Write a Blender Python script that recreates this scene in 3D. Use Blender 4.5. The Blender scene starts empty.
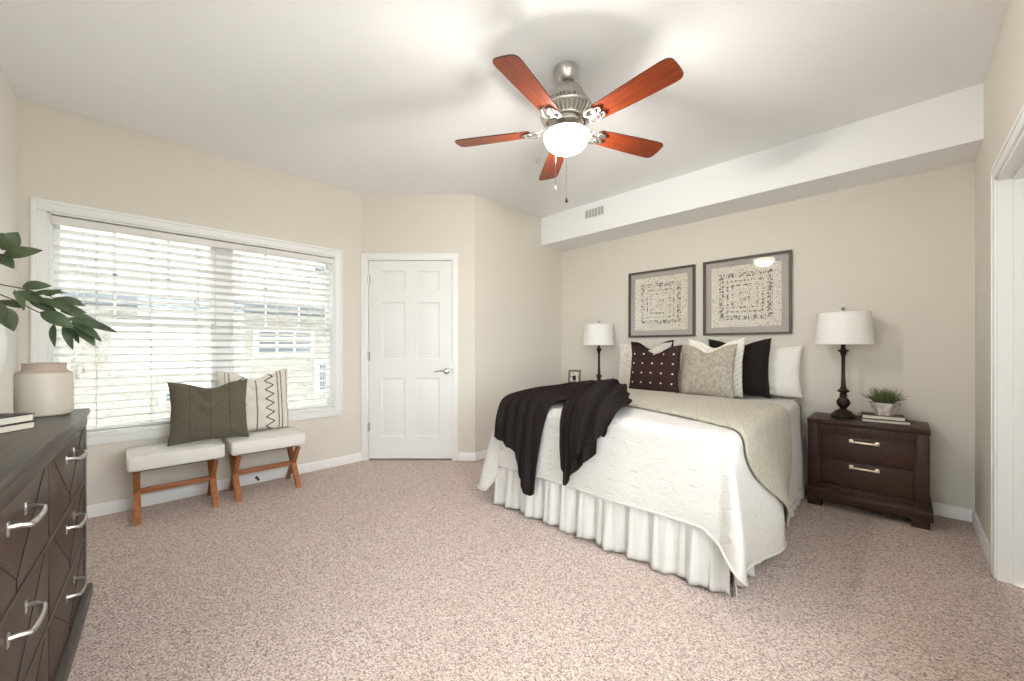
import bpy, bmesh, math, random
from mathutils import Vector, Matrix, noise as mnoise
S = bpy.context.scene
COL = S.collection
PI = math.pi
R2 = math.sqrt(0.5)
random.seed(7)

# ------------------------------------------------------------------ camera, sky, sun, exposure
cam_d = bpy.data.cameras.new('camera')
cam_d.sensor_width = 36.0
cam_d.lens = 36.0 * 392.0 / 1024.0
cam_d.shift_y = 6.5 / 1024.0
cam_d.clip_start = 0.02
cam = bpy.data.objects.new('camera', cam_d)
cam.location = (0, 0, 1.169)
cam.rotation_euler = (PI / 2, 0, PI / 4)
COL.objects.link(cam)
S.camera = cam

world = bpy.data.worlds.new('sky')
S.world = world
world.use_nodes = True
wn = world.node_tree
bg = wn.nodes['Background']
bg.inputs['Color'].default_value = (0.95, 0.975, 1.0, 1)
bg.inputs['Strength'].default_value = 10.0

S.view_settings.view_transform = 'Standard'
S.view_settings.look = 'None'
S.view_settings.gamma = 1.0
S.view_settings.use_curve_mapping = False
S.view_settings.exposure = 0.30
FAN_WATTS = 38.0

try:
    S.cycles.use_denoising = True
    S.cycles.max_bounces = 10
    S.cycles.diffuse_bounces = 6
    S.cycles.transparent_max_bounces = 16
    S.cycles.sample_clamp_indirect = 6.0
    S.cycles.caustics_reflective = False
    S.cycles.caustics_refractive = False
except Exception:
    pass

# ------------------------------------------------------------------ colours and materials
def lin(c):
    return tuple(((x / 255) / 12.92 if x / 255 <= 0.04045 else ((x / 255 + 0.055) / 1.055) ** 2.4) for x in c[:3]) + (1.0,)

class X:
    """a socket with arithmetic"""
    def __init__(s, nt, sock): s.nt, s.s = nt, sock
    def op(s, o, b=None, c=None):
        n = s.nt.nodes.new('ShaderNodeMath'); n.operation = o
        s.nt.links.new(s.s, n.inputs[0])
        for i, q in ((1, b), (2, c)):
            if q is None: continue
            if isinstance(q, X): s.nt.links.new(q.s, n.inputs[i])
            else: n.inputs[i].default_value = q
        return X(s.nt, n.outputs[0])
    def __add__(s, b): return s.op('ADD', b)
    def __sub__(s, b): return s.op('SUBTRACT', b)
    def __mul__(s, b): return s.op('MULTIPLY', b)
    def __truediv__(s, b): return s.op('DIVIDE', b)
    def abs(s): return s.op('ABSOLUTE')
    def lt(s, b): return s.op('LESS_THAN', b)
    def gt(s, b): return s.op('GREATER_THAN', b)
    def max(s, b): return s.op('MAXIMUM', b)
    def min(s, b): return s.op('MINIMUM', b)
    def pingpong(s, b): return s.op('PINGPONG', b)
    def wrap(s, p): return s.op('WRAP', p / 2, -p / 2)
    def fract(s): return s.op('FRACT')
    def sin(s): return s.op('SINE')

class Mat:
    def __init__(s, name, rgb=(200, 200, 200), rough=0.6, metal=0.0, spec=0.5, sheen=0.0):
        s.m = bpy.data.materials.new(name); s.m.use_nodes = True
        s.nt = s.m.node_tree; s.b = s.nt.nodes['Principled BSDF']
        s.b.inputs['Base Color'].default_value = lin(rgb)
        s.b.inputs['Roughness'].default_value = rough
        s.b.inputs['Metallic'].default_value = metal
        s.b.inputs['Specular IOR Level'].default_value = spec
        if sheen: s.b.inputs['Sheen Weight'].default_value = sheen
        s._tc = None
    def new(s, t): return s.nt.nodes.new(t)
    def link(s, a, b): s.nt.links.new(a, b)
    def co(s, scale=(1, 1, 1), rot=(0, 0, 0)):
        if s._tc is None: s._tc = s.new('ShaderNodeTexCoord')
        mp = s.new('ShaderNodeMapping'); mp.inputs['Scale'].default_value = scale; mp.inputs['Rotation'].default_value = rot
        s.link(s._tc.outputs['Object'], mp.inputs['Vector'])
        return mp.outputs['Vector']
    def xyz(s):
        n = s.new('ShaderNodeSeparateXYZ'); s.link(s.co(), n.inputs[0])
        return X(s.nt, n.outputs[0]), X(s.nt, n.outputs[1]), X(s.nt, n.outputs[2])
    def noise(s, scale, detail=3, vec=None, rough=0.5, dist=0.0):
        n = s.new('ShaderNodeTexNoise'); n.inputs['Scale'].default_value = scale; n.inputs['Detail'].default_value = detail
        n.inputs['Roughness'].default_value = rough; n.inputs['Distortion'].default_value = dist
        s.link(vec if vec is not None else s.co(), n.inputs['Vector'])
        return X(s.nt, n.outputs['Fac'])
    def voronoi(s, scale, vec=None, out='Distance', feature='F1', rnd=1.0):
        n = s.new('ShaderNodeTexVoronoi'); n.feature = feature; n.inputs['Scale'].default_value = scale
        n.inputs['Randomness'].default_value = rnd
        s.link(vec if vec is not None else s.co(), n.inputs['Vector'])
        return X(s.nt, n.outputs[out])
    def ramp(s, x, stops, interp='LINEAR'):
        n = s.new('ShaderNodeValToRGB'); n.color_ramp.interpolation = interp
        e = n.color_ramp.elements
        while len(e) < len(stops): e.new(0.5)
        for i, (p, c) in enumerate(stops): e[i].position = p; e[i].color = lin(c)
        s.link(x.s, n.inputs['Fac']); return n.outputs['Color']
    def mix(s, fac, a, b):
        n = s.new('ShaderNodeMix'); n.data_type = 'RGBA'
        if isinstance(fac, X): s.link(fac.s, n.inputs[0])
        else: n.inputs[0].default_value = fac
        for i, q in ((6, a), (7, b)):
            if isinstance(q, tuple): n.inputs[i].default_value = lin(q)
            else: s.link(q, n.inputs[i])
        return n.outputs[2]
    def color(s, sock): s.link(sock, s.b.inputs['Base Color']); return s
    def rough(s, x): s.link(x.s, s.b.inputs['Roughness']); return s
    def bump(s, x, dist=0.002, strength=1.0):
        n = s.new('ShaderNodeBump'); n.inputs['Distance'].default_value = dist; n.inputs['Strength'].default_value = strength
        s.link(x.s, n.inputs['Height'])
        old = s.b.inputs['Normal'].links
        if old: s.link(old[0].from_socket, n.inputs['Normal'])
        s.link(n.outputs['Normal'], s.b.inputs['Normal']); return s

def paint(name, rgb, rough=0.75):
    m = Mat(name, rgb, rough, spec=0.3); m.bump(m.noise(260, 2), 0.0006, 0.25); return m
def fabric(name, rgb, scale=900, dist=0.0008, sheen=0.15, var=0.08):
    m = Mat(name, rgb, 0.92, spec=0.15, sheen=sheen)
    d = tuple(int(c * (1 - var)) for c in rgb); l = tuple(min(255, int(c * (1 + var))) for c in rgb)
    m.color(m.ramp(m.noise(scale * 0.5, 3), [(0.3, d), (0.7, l)]))
    wx, wy, wz = m.xyz()
    weave = ((wx * scale).sin() * ((wz + wy) * scale).sin())
    m.bump(weave, dist, 0.5); return m
def wood(name, dark, light, axis=0, scale=9.0, rough=0.4, spec=0.5, stretch=14):
    m = Mat(name, light, rough, spec=spec)
    sc = [stretch] * 3; sc[axis] = 1.0
    v = m.co(tuple(sc))
    n = m.noise(scale * 0.45, 5, v, 0.6, 0.4)
    m.color(m.ramp(n, [(0.28, dark), (0.72, light)]))
    m.bump(m.noise(scale * 2, 4, v), 0.0006, 0.3); return m
def chevron_wood(name, dark, light, line, rough=0.42, spec=0.25):
    """veneer whose grain meets in a V at the middle of the panel"""
    m = Mat(name, light, rough, spec=spec)
    x, y, z = m.xyz()
    a = x.abs()
    along = (a * 0.7 + z * 0.7); across = (a * 0.7 - z * 0.7)
    cb = m.new('ShaderNodeCombineXYZ'); m.link((along * 2.2).s, cb.inputs[0]); m.link((across * 34).s, cb.inputs[1])
    n = m.noise(1.6, 5, cb.outputs[0], 0.62, 0.3)
    c = m.ramp(n, [(0.28, dark), (0.72, light)])
    seam = a.lt(0.0012)
    strip = (across.wrap(0.052)).abs().lt(0.0008)
    m.color(m.mix(seam.max(strip) * 0.75, c, line))
    m.bump(n, 0.0005, 0.3); return m

MT = {}
MT['wall'] = paint('wall_paint', (222, 216, 206))
MT['ceiling'] = paint('ceiling_paint', (245, 246, 248))
MT['trim'] = Mat('trim_paint', (240, 240, 239), 0.38)
MT['door'] = Mat('door_paint', (234, 234, 233), 0.42)
MT['blind'] = Mat('blind_slat', (240, 239, 236), 0.45)
MT['valance'] = Mat('blind_valance', (226, 224, 220), 0.45)
MT['cord'] = Mat('cord', (214, 212, 208), 0.8)
MT['vinyl'] = Mat('window_vinyl', (240, 240, 240), 0.35)
MT['nickel'] = Mat('brushed_nickel', (196, 192, 186), 0.3, 1.0)
MT['nickel'].bump(MT['nickel'].noise(60, 2, MT['nickel'].co((1, 1, 30))), 0.0003, 0.3)
MT['chrome'] = Mat('polished_metal', (215, 214, 212), 0.15, 1.0)
MT['bronze'] = Mat('dark_bronze', (52, 42, 36), 0.38, 0.55)
MT['black'] = Mat('matt_black', (28, 26, 25), 0.6)

def carpet_mat():
    m = Mat('carpet_pile', (196, 178, 168), 0.97, spec=0.05, sheen=0.25)
    v1 = m.voronoi(190, out='Color'); 
    sep = m.new('ShaderNodeSeparateColor'); m.link(v1.s, sep.inputs[0])
    r = X(m.nt, sep.outputs[0])
    c = m.ramp(r, [(0.0, (128, 105, 96)), (0.18, (172, 147, 136)), (0.44, (210, 188, 177)), (0.75, (223, 204, 193)), (1.0, (242, 228, 219))])
    big = m.noise(1.7, 3)
    c2 = m.mix((big - 0.35) * 0.4, c, (196, 173, 162))
    m.color(c2)
    d = m.voronoi(190); n = m.noise(420, 3)
    m.bump((d * -1.0) + n * 0.5, 0.006, 0.8)
    m.bump(m.noise(22, 3), 0.02, 0.35)
    return m
MT['carpet'] = carpet_mat()

def glass_mat(name, gloss=0.06, tint=(255, 255, 255)):
    m = bpy.data.materials.new(name); m.use_nodes = True; nt = m.node_tree
    nt.nodes.remove(nt.nodes['Principled BSDF'])
    t = nt.nodes.new('ShaderNodeBsdfTransparent'); t.inputs[0].default_value = lin(tint)
    g = nt.nodes.new('ShaderNodeBsdfGlossy'); g.inputs['Roughness'].default_value = 0.02
    mx = nt.nodes.new('ShaderNodeMixShader')
    lw = nt.nodes.new('ShaderNodeLayerWeight'); lw.inputs['Blend'].default_value = 0.5
    pw = X(nt, lw.outputs['Facing']).op('POWER', 5.0) * 0.85 + gloss     # mirror share rises towards grazing angles
    nt.links.new(pw.s, mx.inputs[0]); nt.links.new(t.outputs[0], mx.inputs[1]); nt.links.new(g.outputs[0], mx.inputs[2])
    nt.links.new(mx.outputs[0], nt.nodes['Material Output'].inputs[0])
    o = type('o', (), {})(); o.m = m; return o
MT['glass'] = glass_mat('window_glass', 0.035, (248, 251, 251))
MT['picture_glass'] = glass_mat('picture_glass', 0.045)

def bowl_mat():
    m = bpy.data.materials.new('lit_alabaster_glass'); m.use_nodes = True; nt = m.node_tree
    nt.nodes.remove(nt.nodes['Principled BSDF'])
    e = nt.nodes.new('ShaderNodeEmission'); e.inputs[0].default_value = (1.0, 0.93, 0.82, 1); e.inputs[1].default_value = 9.0
    t = nt.nodes.new('ShaderNodeBsdfTransparent')
    mx = nt.nodes.new('ShaderNodeMixShader'); mx.inputs[0].default_value = 0.45
    nt.links.new(t.outputs[0], mx.inputs[1]); nt.links.new(e.outputs[0], mx.inputs[2])
    nt.links.new(mx.outputs[0], nt.nodes['Material Output'].inputs[0])
    o = type('o', (), {})(); o.m = m; return o
MT['bowl'] = bowl_mat()

# ------------------------------------------------------------------ mesh helpers
class MB:
    def __init__(s): s.bm = bmesh.new(); s.mi = 0
    def _xf(s, vs, M):
        if M is not None: bmesh.ops.transform(s.bm, matrix=M, verts=vs)
    def box(s, lo, hi, bev=0.0, seg=2, M=None):
        (x0, y0, z0), (x1, y1, z1) = lo, hi
        v = [s.bm.verts.new(p) for p in ((x0, y0, z0), (x1, y0, z0), (x1, y1, z0), (x0, y1, z0), (x0, y0, z1), (x1, y0, z1), (x1, y1, z1), (x0, y1, z1))]
        fs = [s.bm.faces.new([v[i] for i in q]) for q in ((0, 3, 2, 1), (4, 5, 6, 7), (0, 1, 5, 4), (1, 2, 6, 5), (2, 3, 7, 6), (3, 0, 4, 7))]
        vs = v
        if bev > 0:
            es = list({e for f in fs for e in f.edges})
            r = bmesh.ops.bevel(s.bm, geom=es, offset=bev, segments=seg, profile=0.6, affect='EDGES')
            vs = list({w for f in r['faces'] for w in f.verts} | {w for w in v if w.is_valid})
        s._xf(vs, M); return s
    def lathe(s, prof, seg=32, c=(0, 0, 0), M=None, cap=True):
        rings = []; new = []
        for r, z in prof:
            if r <= 1e-6:
                w = s.bm.verts.new((c[0], c[1], c[2] + z)); rings.append([w]); new.append(w)
            else:
                ring = [s.bm.verts.new((c[0] + r * math.cos(2 * PI * k / seg), c[1] + r * math.sin(2 * PI * k / seg), c[2] + z)) for k in range(seg)]
                rings.append(ring); new += ring
        for a, b in zip(rings, rings[1:]):
            for k in range(seg):
                k2 = (k + 1) % seg
                q = [a[k % len(a)], a[k2 % len(a)], b[k2 % len(b)], b[k % len(b)]]
                u = []
                for w in q:
                    if w not in u: u.append(w)
                if len(u) >= 3:
                    try: s.bm.faces.new(u)
                    except ValueError: pass
        if cap:
            for ring in (rings[0], rings[-1]):
                if len(ring) > 2:
                    try: s.bm.faces.new(ring)
                    except ValueError: pass
        s._xf(new, M); return s
    def tube(s, pts, r, seg=8, closed=False, flat=1.0, M=None):
        pts = [Vector(p) for p in pts]; n = len(pts); rings = []; new = []
        rr = r if isinstance(r, (list, tuple)) else [r] * n
        prev = None
        for i, p in enumerate(pts):
            a = pts[(i - 1) % n] if (closed or i > 0) else p
            b = pts[(i + 1) % n] if (closed or i < n - 1) else p
            t = (b - a).normalized() if (b - a).length > 1e-9 else Vector((0, 0, 1))
            if prev is None:
                up = Vector((0, 0, 1)) if abs(t.z) < 0.95 else Vector((1, 0, 0))
                nx = t.cross(up).normalized()
            else:
                nx = (prev - t * prev.dot(t)).normalized()
            prev = nx; ny = t.cross(nx)
            ring = [s.bm.verts.new(p + nx * (rr[i] * math.cos(2 * PI * k / seg)) + ny * (rr[i] * flat * math.sin(2 * PI * k / seg))) for k in range(seg)]
            rings.append(ring); new += ring
        m = n if closed else n - 1
        for i in range(m):
            a, b = rings[i], rings[(i + 1) % n]
            for k in range(seg): s.bm.faces.new((a[k], a[(k + 1) % seg], b[(k + 1) % seg], b[k]))
        if not closed:
            s.bm.faces.new(rings[0]); s.bm.faces.new(rings[-1])
        s._xf(new, M); return s
    def grid(s, fn, nu, nv, wrapu=False):
        g = [[s.bm.verts.new(fn(i / nu, j / nv)) for j in range(nv + 1)] for i in range(nu + (0 if wrapu else 1))]
        L = len(g)
        for i in range(nu):
            for j in range(nv):
                s.bm.faces.new((g[i][j], g[(i + 1) % L][j], g[(i + 1) % L][j + 1], g[i][j + 1]))
        return g
    def prism(s, poly, axis, lo, hi, M=None):
        """poly of 2D points swept along an axis; (a, b) fill the other two axes in order"""
        def P(a, b, t):
            q = [a, b]; q.insert(axis, t); return q
        A = [s.bm.verts.new(P(a, b, lo)) for a, b in poly]; B = [s.bm.verts.new(P(a, b, hi)) for a, b in poly]
        n = len(poly)
        s.bm.faces.new(A); s.bm.faces.new(B)
        for i in range(n): s.bm.faces.new((A[i], A[(i + 1) % n], B[(i + 1) % n], B[i]))
        s._xf(A + B, M); return s
    def quad(s, a, b, c, d): s.bm.faces.new([s.bm.verts.new(p) for p in (a, b, c, d)]); return s

def obj(name, mb, mat, parent=None, smooth=35, loc=None, rz=0.0, weld=False):
    bm = mb.bm
    if weld: bmesh.ops.remove_doubles(bm, verts=bm.verts, dist=1e-5)
    bmesh.ops.recalc_face_normals(bm, faces=bm.faces)
    me = bpy.data.meshes.new(name); bm.to_mesh(me); bm.free()
    me.materials.append(MT[mat].m if isinstance(mat, str) else mat.m)
    if smooth:
        me.polygons.foreach_set('use_smooth', [True] * len(me.polygons))
        if smooth < 180: me.set_sharp_from_angle(angle=math.radians(smooth))
    o = bpy.data.objects.new(name, me); COL.objects.link(o)
    if parent is not None: o.parent = parent
    if loc is not None: o.location = loc
    if rz: o.rotation_euler = (0, 0, rz)
    return o
def tag(o, label, cat, group=None):
    o['label'] = label; o['category'] = cat
    if group: o['group'] = group
    return o
def thing(name, label, cat, loc=(0, 0, 0), rz=0.0, group=None):
    o = bpy.data.objects.new(name, None); o.empty_display_size = 0.1; COL.objects.link(o)
    o.location = loc; o.rotation_euler = (0, 0, rz)
    return tag(o, label, cat, group)
def struct(name, mb, mat, parent=None, **k):
    o = obj(name, mb, mat, parent, **k)
    if parent is None: o['kind'] = 'structure'
    return o
def dup(root, loc, rz, label, group=None):
    r = root.copy(); COL.objects.link(r); r.location = loc; r.rotation_euler = (0, 0, rz); r['label'] = label
    if group: r['group'] = group
    for ch in list(root.children):
        c = ch.copy(); COL.objects.link(c); c.parent = r
        for g in list(ch.children):
            d = g.copy(); COL.objects.link(d); d.parent = c
    return r
def frame_matrix(o, ax, ay):
    """local x -> ax, local y -> ay, local z stays up; origin o"""
    M = Matrix.Identity(4)
    M[0][0], M[1][0] = ax[0], ax[1]; M[0][1], M[1][1] = ay[0], ay[1]
    M[0][3], M[1][3], M[2][3] = o
    return M
def smooth01(t): t = max(0.0, min(1.0, t)); return t * t * (3 - 2 * t)
def nz(x, y, z=0.0): return mnoise.noise(Vector((x, y, z)))

# ------------------------------------------------------------------ the room
H = 2.74
XW, XA, XR = -3.95, -3.126, 0.335          # window wall, alcove wall, right wall
YB = 4.03                                   # bed wall
A = (XW, -0.457); B = (XW, 1.76); C = (XA, 2.587)
LD = (math.cos(math.radians(-3.33)), math.sin(math.radians(-3.33)))   # direction of the dresser wall
LN = (-LD[1], LD[0])                        # into the room
T = 0.12
f = MB(); f.box((XW - T, -1.0, -0.12), (XR + 0.6, YB + T, 0.0)); struct('floor', f, 'carpet', smooth=0)
c = MB(); c.box((XW - T, -1.0, H), (XR + 0.6, YB + T, H + 0.12)); struct('ceiling', c, 'ceiling', smooth=0)

WY0, WY1, WZ0, WZ1 = -0.333, 1.487, 0.575, 2.055      # window opening
w = MB()
w.box((XW - T, -1.0, 0), (XW, WY0, H)); w.box((XW - T, WY1, 0), (XW, YB + T, H))
w.box((XW - T, WY0, 0), (XW, WY1, WZ0)); w.box((XW - T, WY0, WZ1), (XW, WY1, H))
struct('wall_window', w, 'wall', smooth=0)
# dresser wall
ML = frame_matrix((A[0], A[1], 0), LD, LN)
PX0, PX1, PZ = 2.70, 4.16, 2.16             # added glazed opening behind the camera, for extra daylight
w = MB(); w.box((-0.1, -T, 0), (PX0, 0, H), M=ML); w.box((PX1, -T, 0), (4.6, 0, H), M=ML); w.box((PX0, -T, PZ), (PX1, 0, H), M=ML); struct('wall_left', w, paint('daylit_wall_paint', (230, 227, 219)), smooth=0)  # wall paint made paler here to carry the daylight falling on it
# diagonal door wall with an opening
DA = (R2, R2); DN = (R2, -R2)               # along the wall, into the room
MD = frame_matrix((B[0], B[1], 0), DA, DN)
DL = math.hypot(C[0] - B[0], C[1] - B[1])
D0, D1, DZ = 0.055, 0.94, 2.075
w = MB()
w.box((-0.05, -T, 0), (D0, 0, H), M=MD); w.box((D1, -T, 0), (DL, 0, H), M=MD); w.box((D0, -T, DZ), (D1, 0, H), M=MD)
struct('wall_door', w, 'wall', smooth=0)
w = MB(); w.box((XA - T, C[1] - 0.0, 0), (XA, YB + T, H)); struct('wall_alcove', w, 'wall', smooth=0)
w = MB(); w.box((XW, YB, 0), (XR + T, YB + T, H)); struct('wall_bed', w, 'wall', smooth=0)
SY0, SY1, SZ0, SZ1 = 0.15, 1.65, 0.60, 2.10   # added window beside the camera, for extra daylight
RY0, RY1, RZ = 2.27, 3.13, 2.02             # doorway in the right wall
w = MB(); w.box((XR, RY1, 0), (XR + T, YB, H)); w.box((XR, RY0, RZ), (XR + T, RY1, H)); w.box((XR, -1.0, 0), (XR + T, SY0, H)); w.box((XR, SY1, 0), (XR + T, RY0, H))
w.box((XR, SY0, 0), (XR + T, SY1, SZ0)); w.box((XR, SY0, SZ1), (XR + T, SY1, H))
struct('wall_right', w, 'wall', smooth=0)
s_ = MB(); s_.box((XA, 3.633, 2.408), (XR, YB, H)); struct('trim_soffit', s_, 'ceiling', smooth=0)

# baseboards: a moulded strip
def base_strip(mb, M, x0, x1):
    mb.prism([(0, 0), (0.014, 0), (0.014, 0.062), (0.010, 0.074), (0.006, 0.082), (0, 0.084)], 0, x0, x1, M=M)
b = MB(); base_strip(b, frame_matrix((XW, 0, 0), (0, 1), (1, 0)), A[1], B[1] + 0.004); struct('baseboard_window', b, 'trim')
b = MB(); base_strip(b, ML, 0.0, PX0 - 0.062); struct('baseboard_left', b, 'trim')
b = MB(); base_strip(b, MD, 1.0, DL + 0.006); struct('baseboard_door', b, 'trim')
b = MB(); base_strip(b, frame_matrix((XA, 0, 0), (0, 1), (1, 0)), C[1] - 0.004, YB); struct('baseboard_alcove', b, 'trim')
b = MB(); base_strip(b, frame_matrix((0, YB, 0), (1, 0), (0, -1)), XA, XR); struct('baseboard_bed', b, 'trim')
b = MB(); MR = frame_matrix((XR, 0, 0), (0, 1), (-1, 0))
base_strip(b, MR, RY1 + 0.062, YB); base_strip(b, MR, -0.68, RY0 - 0.066); struct('baseboard_right', b, 'trim')

# casings: profile stepped strips
def casing(mb, M, x0, x1, z0, z1, wd=0.062, d=0.018, bottom=False):
    def strip(a, b):
        mb.box(a, b, bev=0.004, M=M)
    z_b = z0 - wd if bottom else z0
    for xa, xb, zb in ((x0 - wd, x0, z_b), (x1, x1 + wd, z_b)):
        strip((xa, 0.0, zb), (xb, d * 0.75, z1 - 0.0003))
        o_ = xa - 0.0005 if xa < x0 else xb - 0.0195
        strip((o_, 0.0, zb), (o_ + 0.02, d, z1 + wd - 0.0206))
    strip((x0 - wd + 0.0002, 0, z1), (x1 + wd - 0.0002, d * 0.75, z1 + wd - 0.0004)); strip((x0 - wd - 0.0005, 0, z1 + wd - 0.02), (x1 + wd + 0.0005, d, z1 + wd))
    if bottom:
        strip((x0 + 0.0003, 0, z0 - wd), (x1 - 0.0003, d * 0.75, z0))

# door_1 : six-panel closet door, its casing and jamb
cs = MB(); casing(cs, MD, D0, D1, 0.0, DZ, wd=0.055)
cs.box((D0, -T, 0), (D0 + 0.012, 0.004, DZ), M=MD); cs.box((D1 - 0.012, -T, 0), (D1, 0.004, DZ), M=MD); cs.box((D0, -T, DZ - 0.012), (D1, 0.004, DZ), M=MD)
struct('trim_1', cs, 'trim')
def six_panel(mb, M, x0, x1, z0, z1, yf, th):
    wd, ht = x1 - x0, z1 - z0
    cols = ((0.147, 0.436), (0.57, 0.853)); rows = ((0.85, 0.95), (0.503, 0.79), (0.11, 0.406))
    xs = [0] + [q for c_ in cols for q in c_] + [1]
    zs = [0] + sorted(q for r_ in rows for q in r_) + [1]
    # stiles and rails
    rec = 0.009
    mb.box((x0, yf - th, z0), (x1, yf - rec, z1), M=M)
    def slab(a0, a1, b0, b1): mb.box((x0 + a0 * wd, yf - rec - 0.002, z0 + b0 * ht), (x0 + a1 * wd, yf, z0 + b1 * ht), M=M)
    for a0, a1 in ((0, 0.147), (0.436, 0.57), (0.853, 1)): slab(a0, a1, 0, 1)
    for b0, b1 in ((0, 0.11), (0.406, 0.503), (0.79, 0.85), (0.95, 1)):
        for a0, a1 in cols: slab(a0, a1, b0, b1)
    for a0, a1 in cols:
        for b0, b1 in rows:      # raised field with sloping margins
            X0, X1, Z0, Z1 = x0 + a0 * wd, x0 + a1 * wd, z0 + b0 * ht, z0 + b1 * ht
            def ring(i, y): return [(X0 + i, y, Z0 + i), (X1 - i, y, Z0 + i), (X1 - i, y, Z1 - i), (X0 + i, y, Z1 - i)]
            rs = [ring(0.0, yf), ring(0.010, yf - rec + 0.0005), ring(0.022, yf - rec + 0.0005), ring(0.042, yf - 0.002)]
            vs = [[mb.bm.verts.new(M @ Vector(p)) for p in r] for r in rs]
            for p, q in zip(vs, vs[1:]):
                for k in range(4): mb.bm.faces.new((p[k], p[(k + 1) % 4], q[(k + 1) % 4], q[k]))
            mb.bm.faces.new(vs[-1])
dm = MB(); six_panel(dm, MD, D0 + 0.016, D1 - 0.015, 0.018, DZ - 0.016, -0.012, 0.035)
door = struct('door_1', dm, 'door', smooth=20)
hz = MB()
for z in (0.30, 1.03, 1.82):
    hz.lathe([(0, 0), (0.007, 0), (0.007, 0.09), (0, 0.09)], 10, (D0 + 0.014, 0.0, z), M=MD)
    hz.box((D0 + 0.004, -0.012, z), (D0 + 0.028, -0.002, z + 0.09), M=MD)
obj('hinge', hz, 'nickel', door)
lv = MB()
hx, hzz = D0 + 0.016 + 0.935 * (D1 - D0 - 0.03), 0.92
Rx = Matrix.Rotation(-PI / 2, 4, 'X')
lv.lathe([(0, 0), (0.03, 0), (0.031, 0.006), (0.024, 0.012), (0.012, 0.014), (0.011, 0.05), (0, 0.05)], 20, M=MD @ Matrix.Translation((hx, -0.011, hzz)) @ Rx)
lv.tube([(hx + 0.012, 0.045, hzz), (hx - 0.01, 0.052, hzz + 0.002), (hx - 0.05, 0.054, hzz + 0.006), (hx - 0.085, 0.052, hzz + 0.003), (hx - 0.112, 0.046, hzz - 0.008)], [0.011, 0.011, 0.009, 0.008, 0.006], 10, M=MD)
obj('door_handle', lv, 'chrome', door)
lt = MB(); lt.box((D1 - 0.014, -0.014, hzz - 0.03), (D1 - 0.002, 0.0055, hzz + 0.03), M=MD); obj('strike_plate', lt, 'nickel', door)

# door_2 : the doorway on the right
cs = MB(); casing(cs, MR, RY0, RY1, 0.0, RZ, wd=0.065)
cs.box((RY1 - 0.018, -T, 0), (RY1, 0.004, RZ), M=MR); cs.box((RY0, -T, 0), (RY0 + 0.018, 0.004, RZ), M=MR); cs.box((RY0, -T, RZ - 0.018), (RY1, 0.004, RZ), M=MR)
cs.box((RY1 - 0.030, -0.085, 0), (RY1 - 0.018, -0.045, RZ), M=MR); cs.box((RY0 + 0.018, -0.085, 0), (RY0 + 0.030, -0.045, RZ), M=MR); cs.box((RY0, -0.085, RZ - 0.03), (RY1, -0.045, RZ - 0.018), M=MR)
struct('trim_2', cs, 'trim')
dm = MB(); six_panel(dm, MR, RY0 + 0.02, RY1 - 0.02, 0.015, RZ - 0.02, -0.085, 0.035); struct('door_2', dm, 'door', smooth=20)

# added_door : glazed door added out of view to let more daylight in
cs = MB(); casing(cs, ML, PX0, PX1, 0.0, PZ, wd=0.06); struct('added_door_trim', cs, 'trim')
q = MB(); gl = MB(); pm = (PX0 + PX1) / 2
for ya, yb, yo in ((PX0, pm + 0.03, -0.05), (pm - 0.03, PX1, -0.085)):
    for lo, hi in (((ya, 0.02), (ya + 0.06, PZ)), ((yb - 0.06, 0.02), (yb, PZ)), ((ya + 0.06, 0.02), (yb - 0.06, 0.10)), ((ya + 0.06, PZ - 0.07), (yb - 0.06, PZ))):
        q.box((lo[0], yo - 0.015, lo[1]), (hi[0], yo + 0.015, hi[1]), M=ML)
    gl.box((ya + 0.06, yo - 0.003, 0.10), (yb - 0.06, yo + 0.003, PZ - 0.07), M=ML)
q.box((PX0, -T, 0), (PX1, -0.02, 0.02), M=ML)
d3 = struct('added_door', q, 'vinyl'); obj('pane', gl, 'glass', d3, smooth=0)

# added_window : added out of view in the right wall to brighten the room
cs = MB(); casing(cs, MR, SY0, SY1, SZ0, SZ1, wd=0.07, d=0.022, bottom=True); w2 = struct('added_window', cs, 'trim')
q = MB(); gl = MB()
for za, zb, yo in ((SZ0, (SZ0 + SZ1) / 2 + 0.02, -0.06), ((SZ0 + SZ1) / 2 - 0.02, SZ1, -0.086)):
    e_ = 0.045
    q.box((SY0, yo - 0.012, za), (SY0 + e_, yo + 0.012, zb), M=MR); q.box((SY1 - e_, yo - 0.012, za), (SY1, yo + 0.012, zb), M=MR)
    q.box((SY0 + e_, yo - 0.012, za), (SY1 - e_, yo + 0.012, za + e_), M=MR); q.box((SY0 + e_, yo - 0.012, zb - e_), (SY1 - e_, yo + 0.012, zb), M=MR)
    gl.box((SY0 + e_, yo - 0.003, za + e_), (SY1 - e_, yo + 0.003, zb - e_), M=MR)
obj('sash', q, 'vinyl', w2); obj('pane', gl, 'glass', w2, smooth=0)

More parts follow.
